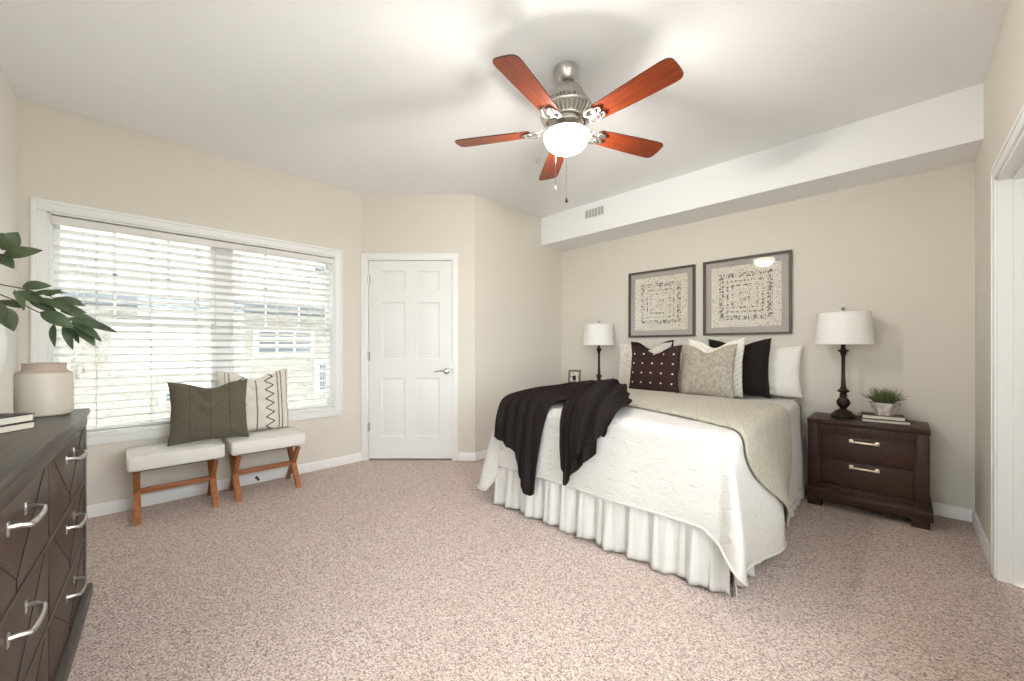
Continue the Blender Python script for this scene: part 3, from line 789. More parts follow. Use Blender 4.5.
def make_bench(label, loc, rz):
    LX, LY = 0.52, 0.385
    t = thing('bench', label, 'bench', loc, rz, 'small benches under the window')
    q = MB(); ol = rounded_slab(q, LX, LY, 0.356, 0.448, 0.008, 0.014)
    seat = obj('seat', q, seat_m, t, smooth=60)
    q = MB(); q.tube([(u * (LX / 2 - 0.004), v * (LY / 2 - 0.004), 0.446) for u, v in ol], 0.0050, 6, closed=True); obj('piping', q, seat_m, seat)
    q = MB(); q.box((-LX / 2 + 0.06, -LY / 2 + 0.07, 0.337), (LX / 2 - 0.06, LY / 2 - 0.07, 0.357)); obj('seat_board', q, 'black', t)
    for sx in (-1, 1):
        for sy in (-1, 1):
            off = 0.0 if sy < 0 else 0.0
            q = MB(); xc = sx * (LX / 2 - 0.052)
            wx = 0.0185
            x0, x1 = (xc - wx, xc + wx)
            x0 += 0.0; 
            if sy > 0: x0, x1 = xc - wx + 0.004, xc + wx - 0.004
            # a leg leaning from its foot on one side to the seat on the other, slightly waisted at the crossing
            pl = [(sy * 0.178, 0.0), (sy * 0.135, 0.0), (sy * -0.016, 0.165), (sy * -0.165, 0.336), (sy * -0.115, 0.336), (sy * 0.028, 0.178)]
            q.prism(pl, 0, x0, x1)
            bmesh.ops.bevel(q.bm, geom=list(q.bm.edges), offset=0.003, segments=1, affect='EDGES')
            obj('leg', q, oak, t)
    q = MB(); q.box((-LX / 2 + 0.06, -0.014, 0.158), (LX / 2 - 0.06, 0.014, 0.192), bev=0.004)
    obj('stretcher', q, oak2, t)
    return t
oak2 = wood('warm_oak_rail', (140, 82, 44), (188, 122, 72), 0, 8, 0.45)
bench = make_bench('white cushioned bench with the green pillow, nearer the dresser', (-3.722, 0.290, 0), PI / 2)
dup(bench, (-3.722, 0.846, 0), PI / 2, 'white cushioned bench with the patterned pillow, nearer the door')

# ------------------------------------------------------------------ pillows
def pillow_mesh(w, h, th, chop=0.0, seed=0, n=30, plump=0.5, slump=0.03):
    q = MB()
    def P(u, v, side):
        eu, ev = 1 - u * u, 1 - v * v
        x = w / 2 * u * (1 - 0.075 * ev ** 0.8)
        z = h / 2 * v * (1 - 0.065 * eu ** 0.8)
        t = th / 2 * max(0.0, (1 - abs(u) ** 2.6) * (1 - abs(v) ** 2.6)) ** plump
        cz = chop * math.exp(-(u / 0.42) ** 2) * smooth01((v + 0.35) / 1.35) ** 1.6
        z -= cz * h
        t *= 1 + 0.25 * (cz / max(chop, 1e-6) if chop else 0) - 0.28 * smooth01(v * 0.8)
        t += th * 0.10 * max(0, -v) * eu * ev ** 0.5
        wob = (nz(u * 2.2 + seed, v * 2.2, seed * 1.7) * 0.030 + nz(u * 5 + seed, v * 5, 3 + seed) * 0.012) * w * (eu * ev) ** 0.35
        if chop:   # creases run from the chop towards the corners
            wob += -0.035 * w * math.exp(-((abs(u) * 0.9 - (v - 0.25) * 0.55) / 0.10) ** 2) * smooth01((v + 0.1) * 1.5) * ev ** 0.4
        y = side * (t + wob * (1 if side < 0 else 0.5) * (1 if t > 0.004 else 0))
        x += nz(v * 2.5, seed, u) * 0.008 * w; z += nz(u * 2.5, seed + 5, v) * 0.010 * h
        z += slump * h * 0
        return Vector((x, y, z + h / 2))
    f_ = [[None] * (n + 1) for _ in range(n + 1)]; b_ = [[None] * (n + 1) for _ in range(n + 1)]
    for i in range(n + 1):
        for j in range(n + 1):
            u, v = -math.cos(PI * i / n), -math.cos(PI * j / n)
            u = 0.55 * u + 0.45 * (2 * i / n - 1); v = 0.55 * v + 0.45 * (2 * j / n - 1)
            f_[i][j] = q.bm.verts.new(P(u, v, -1))
            b_[i][j] = f_[i][j] if i in (0, n) or j in (0, n) else q.bm.verts.new(P(u, v, 1))
    for i in range(n):
        for j in range(n):
            q.bm.faces.new((f_[i][j], f_[i + 1][j], f_[i + 1][j + 1], f_[i][j + 1]))
            q.bm.faces.new((b_[i][j], b_[i][j + 1], b_[i + 1][j + 1], b_[i + 1][j]))
    return q
def pillow(name, label, mat, w, h, th, loc, yaw, lean, chop=0.0, seed=0, group=None, roll=0.0, plump=0.5):
    o = obj(name, pillow_mesh(w, h, th, chop, seed, plump=plump), mat, smooth=180)
    o.matrix_world = Matrix.Translation(loc) @ Matrix.Rotation(yaw, 4, 'Z') @ Matrix.Rotation(-lean, 4, 'X') @ Matrix.Rotation(roll, 4, 'Y')
    return tag(o, label, 'pillow', group)

olive = Mat('olive_linen', (92, 94, 78), 0.95, spec=0.1, sheen=0.1)
x, y, z = olive.xyz()
st = (x.wrap(0.118)).abs().lt(0.0022)
olive.color(olive.mix(st * 0.7, olive.ramp(olive.noise(260, 3, olive.co((1, 1, 0.2))), [(0.3, (92, 86, 73)), (0.7, (113, 106, 92))]), (68, 60, 48)))
olive.bump((x * 1100).sin() * (z * 1100).sin(), 0.0006, 0.5); olive.bump((x.wrap(0.118)).abs().min(0.004), 0.6, 0.5)
trib = Mat('tribal_cotton', (226, 219, 208), 0.95, spec=0.1)
x, y, z = trib.xyz()
def line(a, c0, w_): return (a - c0).abs().lt(w_)
zig = ((z.pingpong(0.038) - 0.019) * 1.7 + (x - 0.098)).abs().lt(0.0080)
inz = (x - 0.098).abs().lt(0.034)
dots = (z.wrap(0.0150)).abs().lt(0.0052)
cols = line(x, 0.162, 0.0052).max(line(x, 0.188, 0.0052)).max(line(x, 0.002, 0.0055)).max(line(x, -0.180, 0.0052)).max(line(x, -0.205, 0.003)).max(line(x, 0.232, 0.003)) * dots
zig2 = ((z.pingpong(0.038) - 0.019) * 1.7 + (x + 0.105)).abs().lt(0.0080)
mask = (zig * inz).max(cols).max(zig2 * (x + 0.105).abs().lt(0.034))
trib.color(trib.mix(mask, trib.ramp(trib.noise(240, 2), [(0.3, (214, 206, 194)), (0.7, (234, 228, 218))]), (44, 44, 48)))
trib.bump((z * 700).sin(), 0.0008, 0.4); trib.bump(mask, 0.001, 0.4)
pillow('throw_pillow', 'olive green square pillow leaning on the left bench', olive, 0.485, 0.455, 0.13, (-3.645, 0.475, 0.468), PI / 2 - 0.08, math.radians(11), 0.10, 1, 'pillows on the window benches')
pillow('throw_pillow', 'cream pillow with black zigzag pattern behind the green one', trib, 0.52, 0.52, 0.12, (-3.805, 0.800, 0.464), PI / 2 - 0.02, math.radians(9), 0.14, 2, 'pillows on the window benches')

# ------------------------------------------------------------------ nightstands
nw_d, nw_l = (42, 26, 21), (72, 47, 38)
nwood = wood('espresso_wood', nw_d, nw_l, 0, 9, 0.38, 0.22); nwood_v = wood('espresso_wood_upright', nw_d, nw_l, 2, 9, 0.38, 0.22)
nchev = chevron_wood('espresso_chevron', (40, 25, 20), (74, 47, 37), (26, 16, 13), 0.45)
gold_n = Mat('champagne_metal', (206, 186, 160), 0.28, 1.0)
def make_nightstand(label, loc):
    W, D, Hn = 0.635, 0.385, 0.640
    t = thing('nightstand', label, 'nightstand', loc, 0, 'nightstands beside the bed')
    q = MB(); q.box((-W / 2, -D / 2 + 0.012, 0.605), (W / 2, D / 2, Hn), bev=0.006); obj('top_panel', q, nwood, t)
    q = MB()
    q.box((-W / 2 + 0.008, -D / 2 + 0.035, 0.12), (W / 2 - 0.008, D / 2 - 0.002, 0.606))
    obj('carcass', q, nwood_v, t)
    q = MB()     # the wide face frame, stepped towards the drawers
    yf = -D / 2 + 0.012; b_ = 0.062
    q.box((-W / 2 + 0.004, yf, 0.13), (-W / 2 + b_, yf + 0.03, 0.604), bev=0.003); q.box((W / 2 - b_, yf, 0.13), (W / 2 - 0.004, yf + 0.03, 0.604), bev=0.003)
    q.box((-W / 2 + b_, yf, 0.552), (W / 2 - b_, yf + 0.03, 0.604), bev=0.003); q.box((-W / 2 + b_, yf, 0.13), (W / 2 - b_, yf + 0.03, 0.158), bev=0.003)
    i = b_ + 0.012
    q.box((-W / 2 + b_, yf + 0.008, 0.158), (-W / 2 + i, yf + 0.03, 0.552)); q.box((W / 2 - i, yf + 0.008, 0.158), (W / 2 - b_, yf + 0.03, 0.552))
    q.box((-W / 2 + b_, yf + 0.008, 0.540), (W / 2 - b_, yf + 0.03, 0.552)); q.box((-W / 2 + b_, yf + 0.008, 0.158), (W / 2 - b_, yf + 0.03, 0.170))
    obj('face_frame', q, nwood_v, t)
    for za, zb in ((0.362, 0.536), (0.174, 0.354)):
        q = MB(); hw = W / 2 - i - 0.004
        q.box((-hw, 0, -(zb - za) / 2), (hw, 0.022, (zb - za) / 2), bev=0.003)
        d_ = obj('drawer', q, nchev, t, loc=(0, yf + 0.012, (za + zb) / 2))
        q = MB(); zh = (zb - za) / 2 - 0.034; L = 0.068
        for sg in (-1, 1):
            q.box((sg * L - 0.011, -0.003, zh - 0.013), (sg * L + 0.011, 0.0, zh + 0.013), bev=0.001)
            q.box((sg * L - 0.006, -0.026, zh - 0.006), (sg * L + 0.006, -0.001, zh + 0.006), bev=0.0015)
        q.box((-L - 0.006, -0.030, zh - 0.0055), (L + 0.006, -0.020, zh + 0.0055), bev=0.002)
        obj('handle', q, gold_n, d_)
    q = MB(); q.box((-W / 2 - 0.012, -D / 2 - 0.012 + 0.008, 0.052), (W / 2 + 0.012, D / 2, 0.118), bev=0.004)
    q.prism([(-D / 2 - 0.004, 0.118), (D / 2, 0.118), (D / 2, 0.134), (-D / 2 + 0.010, 0.134)], 0, -W / 2 - 0.004, W / 2 + 0.004)
    obj('plinth', q, nwood, t)
    for sx in (-1, 1):
        for sy in (-1, 1):
            q = MB(); x0 = sx * (W / 2 - 0.002); y0 = -D / 2 + 0.008 if sy < 0 else D / 2 - 0.008
            q.box((min(x0, x0 - sx * 0.085), min(y0, y0 - sy * 0.06), 0), (max(x0, x0 - sx * 0.085), max(y0, y0 - sy * 0.06), 0.054), bev=0.003)
            obj('foot', q, nwood, t)
    return t
NX, NY = -0.197, 3.829
nst = make_nightstand('dark brown two drawer nightstand on the right of the bed', (NX, NY, 0))
dup(nst, (-2.555, 3.829, 0), 0, 'dark brown nightstand left of the bed, mostly hidden behind it')

# ------------------------------------------------------------------ table lamps
shade_m = Mat('white_linen_shade', (242, 240, 236), 0.9, spec=0.1)
sx_, sy_, sz_ = shade_m.xyz(); shade_m.bump((sz_ * 1400).sin(), 0.0003, 0.3)
def make_lamp(label, loc):
    t = thing('table_lamp', label, 'table lamp', loc, 0, 'table lamps on the nightstands')
    q = MB()
    q.lathe([(0, 0), (0.072, 0), (0.074, 0.006), (0.074, 0.022), (0.068, 0.030), (0.058, 0.036), (0.050, 0.048), (0.036, 0.056), (0.030, 0.062), (0, 0.062)], 4 * 9)
    obj('base', q, 'bronze', t)
    q = MB()
    q.lathe([(0, 0.060), (0.026, 0.060), (0.020, 0.068), (0.022, 0.074), (0.034, 0.090), (0.041, 0.108), (0.040, 0.124), (0.030, 0.142), (0.021, 0.152), (0.019, 0.160), (0.024, 0.164), (0.024, 0.170), (0.018, 0.176), (0.020, 0.186), (0.036, 0.196), (0.038, 0.202), (0.030, 0.208), (0.018, 0.222), (0.0150, 0.238),
             (0.0125, 0.30), (0.0115, 0.40), (0.012, 0.455), (0.016, 0.470), (0.019, 0.486), (0.033, 0.500), (0.034, 0.506), (0.020, 0.512), (0.014, 0.522), (0.013, 0.56), (0, 0.56)], 32)
    obj('stem', q, 'bronze', t)
    zb, zt, rb, rt = 0.548, 0.785, 0.176, 0.157
    q = MB()
    q.lathe([(rb, zb), (rt, zt), (rt - 0.0035, zt), (rb - 0.0035, zb), (rb, zb)], 64, cap=False)
    sh = obj('lamp_shade', q, shade_m, t, weld=True)
    for r_, z_ in ((rb, zb + 0.004), (rt, zt - 0.004)):
        q = MB(); q.tube([((r_ - 0.001) * math.cos(2 * PI * k / 64), (r_ - 0.001) * math.sin(2 * PI * k / 64), z_) for k in range(64)], 0.0034, 6, closed=True)
        obj('rim', q, shade_m, sh)
    q = MB(); q.tube([(0, 0, 0.56), (0, 0, 0.80)], 0.004, 8)
    for k in range(3): a = 2 * PI * k / 3; q.tube([(0, 0, zt - 0.006), ((rt - 0.003) * math.cos(a), (rt - 0.003) * math.sin(a), zt - 0.006)], 0.0022, 6)
    q.lathe([(0, 0.795), (0.006, 0.797), (0.005, 0.803), (0.012, 0.812), (0.013, 0.820), (0.008, 0.828), (0, 0.830)], 16)
    obj('finial', q, 'nickel', t)
    return t
lampR = make_lamp('dark bronze table lamp with white drum shade, right of the bed', (-0.322, 3.835, 0.640))
dup(lampR, (-2.452, 3.850, 0.640), 0, 'dark bronze table lamp with white drum shade, left of the bed')

c0 = (-0.098, 3.835)
book('book', 'lower book of the pair under the succulent pot', 0.248, 0.168, 0.0215, cover_brown, (c0[0], c0[1], 0.6402), math.radians(6), 'books on the right nightstand')
book('book', 'upper book of the pair directly beneath the succulent pot', 0.222, 0.156, 0.026, cover_brown, (c0[0] - 0.010, c0[1] + 0.004, 0.6618), math.radians(5), 'books on the right nightstand')
marble = Mat('marble_glaze', (226, 220, 216), 0.35)
marble.color(marble.ramp(marble.noise(16, 5, None, 0.65, 1.6), [(0.36, (176, 160, 156)), (0.5, (222, 214, 208)), (0.7, (238, 233, 228))]))
pot = thing('succulent_pot', 'small faceted marbled pot with a spiky green succulent on books', 'potted plant', (-0.100, 3.842, 0.6879))
q = MB(); q.lathe([(0, 0), (0.050, 0), (0.088, 0.088), (0.082, 0.088), (0.076, 0.074), (0, 0.072)], 6); obj('pot', q, marble, pot, smooth=0)
soil = Mat('soil', (60, 48, 40), 0.95)
q = MB(); q.lathe([(0, 0.066), (0.068, 0.066), (0.064, 0.074), (0, 0.080)], 6); obj('soil', q, soil, pot, smooth=0)
succ = Mat('succulent_green', (92, 108, 66), 0.6); succ.color(succ.ramp(succ.xyz()[2] * 6 - 0.35, [(0.0, (60, 78, 44)), (0.6, (112, 124, 80)), (1.0, (136, 132, 104))]))
q = MB(); rr = random.Random(5)
for k in range(150):
    a = rr.uniform(0, 2 * PI); lean = rr.uniform(0.03, 1.15); L = rr.uniform(0.092, 0.128)
    r0 = rr.uniform(0, 0.045)
    p = Vector((r0 * math.cos(a), r0 * math.sin(a), 0.074)); d1 = Vector((math.sin(lean) * math.cos(a), math.sin(lean) * math.sin(a), math.cos(lean)))
    e = p + d1 * L; m_ = p + d1 * L * 0.5 + Vector((0, 0, 0.008))
    q.tube([p, m_, e], [0.0042, 0.0040, 0.0006], 5, flat=0.55)
obj('foliage', q, succ, pot, smooth=60)
# little photo frame on the left nightstand
pf = thing('photo_frame', 'small antique gold photo frame on the left nightstand', 'photo frame', (-2.765, 3.80, 0.640), math.radians(24))
antq = Mat('antique_frame', (120, 108, 84), 0.45, 0.5)
tilt = Matrix.Rotation(math.radians(-12), 4, 'X')
q = MB(); w_, h_, b_ = 0.150, 0.262, 0.026
for lo, hi in (((-w_ / 2, -0.008, 0), (-w_ / 2 + b_, 0.008, h_)), ((w_ / 2 - b_, -0.008, 0), (w_ / 2, 0.008, h_)), ((-w_ / 2, -0.008, 0), (w_ / 2, 0.008, b_)), ((-w_ / 2, -0.008, h_ - b_), (w_ / 2, 0.008, h_))): q.box(lo, hi, bev=0.004, M=tilt)
obj('frame', q, antq, pf)
ph = Mat('photo_print', (200, 196, 190), 0.25); ph.color(ph.ramp(ph.noise(22, 3), [(0.4, (90, 84, 78)), (0.5, (206, 202, 196)), (0.7, (236, 234, 230))]))
q = MB(); q.box((-w_ / 2 + b_ - 0.004, -0.003, b_ - 0.004), (w_ / 2 - b_ + 0.004, 0.004, h_ - b_ + 0.004), M=tilt); obj('picture', q, ph, pf, smooth=0)
q = MB(); q.prism([(0.004, 0.19), (0.016, 0.19), (0.085, 0.002), (0.073, 0.002)], 0, -0.02, 0.02); obj('easel_back', q, 'black', pf)

# ------------------------------------------------------------------ framed art
fr_m = wood('grey_brown_frame', (72, 64, 56), (96, 86, 76), 2, 10, 0.5)
mat_m = fabric('taupe_mat', (184, 176, 170), 800, 0.0004, 0.0, 0.03)
pap_back = Mat('paper_backing', (206, 196, 180), 0.9)
pap = Mat('torn_paper', (244, 238, 226), 0.85); pap_dark = Mat('dark_backing', (124, 112, 100), 0.9)
def make_art(label, xc, zc, seed):
    t = thing('framed_art', label, 'framed picture', (xc, YB, zc), 0, 'pair of framed artworks over the bed')
    hs, b_ = 0.355, 0.020
    q = MB()
    for M_ in (Matrix.Identity(4), Matrix.Rotation(PI / 2, 4, 'Y'), Matrix.Rotation(PI, 4, 'Y'), Matrix.Rotation(-PI / 2, 4, 'Y')):
        q.prism([(-hs, -hs), (hs, -hs), (hs - b_, -hs + b_), (-hs + b_, -hs + b_)], 1, -0.034, -0.002, M=M_)
    obj('frame', q, fr_m, t, smooth=0)
    q = MB(); q.box((-hs + 0.012, -0.012, -hs + 0.012), (hs - 0.012, -0.004, hs - 0.012)); obj('mat_board', q, mat_m, t, smooth=0)
    q = MB(); a = 0.282; q.box((-a, -0.0145, -a), (a, -0.0118, a)); art = obj('artwork', q, pap_back, t, smooth=0)
    q = MB(); r_ = random.Random(seed)
    rings = 21
    for i in range(rings):
        c_ = a * (i + 0.5) / rings
        step = a / rings
        dens = {1: .6, 2: .75, 4: .8, 5: .9, 7: .72, 8: .85, 10: .7, 11: .8, 13: .72, 14: .8, 15: .82}.get(i, 0.93)
        n = max(4, int(2 * c_ / 0.0155) + 1)
        for sd in range(4):
            for k in range(n):
                if r_.random() > dens: continue
                u = -c_ + 2 * c_ * (k + 0.5) / n + r_.uniform(-0.002, 0.002); v_ = c_ + r_.uniform(-0.0018, 0.0018)
                hw, hh = 2 * c_ / n * r_.uniform(0.30, 0.46), step * r_.uniform(0.34, 0.48)
                rot = r_.uniform(-0.35, 0.35); lift = r_.uniform(0.0006, 0.0045)
                pts = []
                for sx, sy, ly in ((-1, -1, 0.0002), (1, -1, 0.0002), (1, 1, lift), (-1, 1, lift)):
                    px = sx * hw * r_.uniform(0.8, 1.1); py = sy * hh
                    px, py = px * math.cos(rot) - py * math.sin(rot), px * math.sin(rot) + py * math.cos(rot)
                    X_, Z_ = u + px, v_ + py
                    if sd == 1: X_, Z_ = Z_, -X_
                    elif sd == 2: X_, Z_ = -X_, -Z_
                    elif sd == 3: X_, Z_ = -Z_, X_
                    pts.append((X_, -0.0147 - ly, Z_))
                q.bm.faces.new([q.bm.verts.new(p) for p in pts])
    obj('paper_scrap_pattern', q, pap, art, smooth=0)
    q = MB()
    for i in (2, 7, 10, 13, 14, 15):
        r0_, r1_ = a * i / rings + 0.001, a * (i + 1) / rings
        for k in range(4):
            c4 = [Vector((-r1_, -0.0147, -r1_)), Vector((r1_, -0.0147, -r1_)), Vector((r0_, -0.0147, -r0_)), Vector((-r0_, -0.0147, -r0_))]
            M_ = Matrix.Rotation(k * PI / 2, 4, 'Y'); q.quad(*[M_ @ c for c in c4])
    obj('dark_band', q, pap_dark, art, smooth=0)
    q = MB(); q.box((-hs + 0.016, -0.026, -hs + 0.016), (hs - 0.016, -0.024, hs - 0.016)); obj('glass', q, 'picture_glass', t, smooth=0)
make_art('left framed square paper artwork above the bed', -1.812, 1.629, 11)
make_art('right framed square paper artwork above the bed, nearer the right lamp', -1.024, 1.635, 12)

# ------------------------------------------------------------------ bed
BX0, BX1, BY0, BY1 = -2.120, -0.596, 2.030, 4.000
bed = thing('bed', 'queen bed with white gathered skirt under the white quilt', 'bed', ((BX0 + BX1) / 2, (BY0 + BY1) / 2, 0))
OB = Vector(((BX0 + BX1) / 2, (BY0 + BY1) / 2, 0))
grey_sheet = fabric('grey_mattress_ticking', (150, 146, 140), 300, 0.001, 0.05, 0.12)
white_sheet = fabric('white_cotton', (238, 235, 230), 1100, 0.0004, 0.1, 0.02)
hx_, hy_ = (BX1 - BX0) / 2, (BY1 - BY0) / 2
q = MB(); q.box((-hx_, -hy_, 0.20), (hx_, hy_, 0.44), bev=0.03, seg=3); obj('box_spring', q, white_sheet, bed)
q = MB(); q.box((-hx_, -hy_, 0.442), (hx_, hy_, 0.712), bev=0.05, seg=4); obj('mattress', q, grey_sheet, bed)
q = MB(); q.box((-hx_ + 0.03, 0.4, 0.7125), (hx_ - 0.03, hy_ - 0.01, 0.734), bev=0.008, seg=2); obj('fitted_sheet', q, white_sheet, bed)
for sx in (-1, 1):
    for sy in (-1, 1):
        q = MB(); q.lathe([(0, 0), (0.028, 0), (0.034, 0.19), (0.034, 0.21), (0, 0.21)], 16, (sx * (hx_ - 0.1), sy * (hy_ - 0.1), 0)); obj('leg', q, 'black', bed)
# skirt: gathered fabric around three sides, split at the two foot corners
skirt_m = Mat('skirt_cotton', (208, 205, 201), 0.9, spec=0.1)
skirt_m.bump(skirt_m.noise(60, 3, skirt_m.co((1, 1, 0.15))), 0.004, 0.5)
def skirt_run(mb, p0, p1, out, seed, n):
    p0, p1, out = Vector(p0), Vector(p1), Vector(out); L = (p1 - p0).length
    def fn(u, v):
        s_ = u * L; ph = 0
        k = 2 * PI / 0.155
        w = math.sin(k * s_ + 2.6 * nz(s_ * 3.1, seed) + seed) + 0.45 * math.sin(2.3 * k * s_ + seed * 2 + 2 * nz(s_ * 2, seed + 4))
        fine = math.sin(k * 4.6 * s_ + 3 * nz(s_ * 6, seed)) * (1 - v) * 0.0035
        amp = 0.006 + 0.019 * v ** 1.1 * (0.75 + 0.5 * nz(s_ * 1.3, seed + 9))
        z = 0.438 - v * (0.425 + 0.004 * math.sin(k * s_ * 0.5 + seed))
        p = p0 + (p1 - p0) * u + out * (0.012 + 0.024 * v + amp * w + fine)
        return Vector((p.x, p.y, z))
    mb.grid(fn, n, 18)
q = MB()
skirt_run(q, (-hx_ - 0.03, -hy_ - 0.012, 0), (hx_ - 0.045, -hy_ - 0.012, 0), (0, -1, 0), 1.0, 260)
skirt_run(q, (hx_ - 0.09, -hy_ + 0.012, 0), (hx_ + 0.020, -hy_ + 0.012, 0), (0, -1, 0), 5.2, 30)
skirt_run(q, (hx_ + 0.004, -hy_ - 0.015, 0), (hx_ + 0.004, hy_, 0), (1, 0, 0), 2.3, 300)
skirt_run(q, (-hx_ - 0.004, hy_, 0), (-hx_ - 0.004, -hy_ - 0.01, 0), (-1, 0, 0), 4.1, 220)
sk = obj('bed_skirt', q, skirt_m, bed, smooth=180)
md = sk.modifiers.new('thickness', 'SOLIDIFY'); md.thickness = 0.002; md.offset = 0

# ------------------------------------------------------------------ quilt
quilt_m = Mat('white_quilt', (206, 202, 197), 0.93, spec=0.1, sheen=0.1)
n1 = quilt_m.noise(16, 3, None, 0.55, 0.6); n2 = quilt_m.noise(120, 3)
quilt_m.bump(n1, 0.014, 0.6); quilt_m.bump(n2, 0.0016, 0.6); quilt_m.bump(quilt_m.noise(45, 3, None, 0.6, 1.0), 0.004, 0.5)
qx, qy, qz = quilt_m.xyz()
# rows of short stitches that dimple the cloth
row = ((qz * 1.0 + qy * 1.0).wrap(0.085)).abs(); dash = ((qx + qy * 0.37).wrap(0.15)).abs()
dim = ((row / 0.010).op('POWER', 2.0) + (dash / 0.030).op('POWER', 2.0)).min(1.0)
quilt_m.bump(dim, 0.004, 0.55)
QX0, QX1, QY0, QYH, QZ = -2.150, -0.548, 1.998, 3.580, 0.764
HF, HS = 0.490, 0.672
def quilt_base(p):
    """perimeter point, outward angle, hang length for p along the U of the bed edge; r rounds the corners in plan"""
    r = 0.06
    Ls = QYH - (QY0 + r); Lf = (QX1 - r) - (QX0 + r)
    Lc = 0.55          # corner arc given a generous share of the parameter
    if p < Ls: return Vector((QX1, QYH - p)), 0.0, HS, 'R', 0.0
    p -= Ls
    if p < Lc:
        t = p / Lc; a = t * PI / 2
        c = Vector((QX1 - r, QY0 + r)); d = Vector((math.cos(a), -math.sin(a)))
        return c + d * r, -a, None, 'CR', t
    p -= Lc
    if p < Lf: return Vector((QX1 - r - p, QY0)), -PI / 2, HF, 'F', p / Lf
    p -= Lf
    if p < Lc:
        t = p / Lc; a = PI / 2 + t * PI / 2
        c = Vector((QX0 + r, QY0 + r)); d = Vector((math.cos(a), -math.sin(a)))
        return c + d * r, -a, None, 'CL', t
    p -= Lc
    return Vector((QX0, QY0 + r + p)), -PI, HS, 'L', 0.0
QTOT = 2 * (QYH - QY0 - 0.06) + (QX1 - QX0 - 0.12) + 1.10
def corner_len(t):
    a = t * PI / 2                       # 0: side, 1: foot
    c, s_ = math.cos(a), math.sin(a)
    L = min(HS / max(c, 1e-4), HF / max(s_, 1e-4))
    return min(L, 0.60 + 0.105 * math.sin(2 * a)) if L > 0.5 else L
def quilt_pt(p, h, lift=0.0):
    """h > 0: hanging distance below the top edge; h <= 0: inward on the top"""
    b, ang, Lh, kind, t = quilt_base(p)
    d = Vector((math.cos(ang), math.sin(ang)))
    R = 0.055
    if h <= 0:
        q_ = b - d * 0.0
        return b, d, QZ + lift
    if h < R * PI / 2:
        a = h / R; out = R * math.sin(a); z = QZ - R * (1 - math.cos(a))
        out -= R
    else:
        out = 0.0; z = QZ - R - (h - R * PI / 2)
    return b, d, (out, z)
def hang_len(p):
    b, ang, Lh, kind, t = quilt_base(p)
    if kind == 'CR': return HS + (HF + 0.05 - HS) * smooth01((t - 0.45) / 0.55)
    if kind == 'CL': return corner_len(1 - t)
    if kind == 'F': return Lh + 0.05 * smooth01((b.x + 0.70) / 0.12)
    return Lh
def quilt_surface(p, tau, lift=0.0):
    """tau 0..1 hang, tau -1..0 from the middle of the bed to its edge"""
    b, ang, Lh, kind, t = quilt_base(p)
    d = Vector((math.cos(ang), math.sin(ang)))
    R = 0.055; L = hang_len(p)
    soft = 0.006 * nz(b.x * 3.0, b.y * 3.0, tau * 2)
    if tau <= 0:
        spine = Vector(((QX0 + QX1) / 2, max(min(b.y, QYH), QY0 + 0.72)))
        inner = b - d * R
        q_ = inner.lerp(spine, -tau)
        z = QZ + lift + 0.012 * smooth01(-tau * 3) + 0.006 * nz(q_.x * 3.2, q_.y * 3.2, 0.3)
        z -= 0.036 * smooth01((q_.y - 3.08) / 0.22) * smooth01((q_.x + 2.12) / 0.12) * smooth01((-0.66 - q_.x) / 0.14)    # pressed down under the pillows
        return Vector((q_.x, q_.y, z))
    h = tau * L
    if h < R * PI / 2:
        a = h / R; out = R * math.sin(a) - R; z = QZ - R * (1 - math.cos(a))
    else: out = 0.0; z = QZ - R - (h - R * PI / 2)
    hh = smooth01((h - 0.03) / 0.55)
    out += (0.016 if kind == 'R' else 0.016 + 0.019 * t if kind == 'CR' else 0.035) * hh + lift * smooth01(h / 0.05)
    z += lift * (1 - smooth01(h / 0.08))
    flare = 0.0
    def sidef(y): return hh * (0.016 * math.sin(y * 12.0 + 0.6) + 0.008 * math.sin(y * 27.0)) * smooth01((y - 2.5) / 0.3)
    bulge = hh * 0.092 * math.exp(-((b.y - 2.44) / 0.21) ** 2)
    if kind == 'CR':
        flare = bulge + hh * 0.090 * math.exp(-((t - 0.60) / 0.24) ** 2)
    elif kind == 'CL':
        tt = 1 - t
        flare = (0.135 * math.exp(-((tt - 0.34) / 0.20) ** 2) - 0.03 * math.exp(-((tt - 0.72) / 0.10) ** 2)) * h ** 1.15 / 0.6
    elif kind == 'R':
        flare = bulge + sidef(b.y)
    elif kind == 'L':
        flare = hh * (0.020 * math.sin(b.y * 12.0 + 0.6) + 0.010 * math.sin(b.y * 27.0)) + 0.024 * hh * math.exp(-((b.y - (QY0 + 0.06)) / 0.16) ** 2)
    else:
        flare = hh * (0.008 * math.sin(b.x * 9.0) + 0.006 * nz(b.x * 5, 2.0, tau))
    out += flare + soft * hh
    zz_ = z if flare <= 0 else z + 0.35 * flare * flare / max(h, 0.05)
    p2 = b + d * out
    return Vector((p2.x, p2.y, max(zz_, 0.022)))
q = MB()
NP, NH, NI = 300, 34, 16
cols_ = []
for i in range(NP + 1):
    p = QTOT * i / NP * 0.99999
    colm = [q.bm.verts.new(quilt_surface(p, -1 + k / NI)) for k in range(NI)] + [q.bm.verts.new(quilt_surface(p, k / NH)) for k in range(NH + 1)]
    cols_.append(colm)
for a, b in zip(cols_, cols_[1:]):
    for k in range(NI + NH):
        vs4 = [a[k], b[k], b[k + 1], a[k + 1]]
        q.bm.faces.new(vs4)
bmesh.ops.remove_doubles(q.bm, verts=q.bm.verts, dist=1e-5)
quilt = obj('quilt', q, quilt_m, smooth=180)
md = quilt.modifiers.new('thickness', 'SOLIDIFY'); md.thickness = 0.012; md.offset = -1
tag(quilt, 'white stitched quilt draped over the bed to near the carpet', 'quilt')
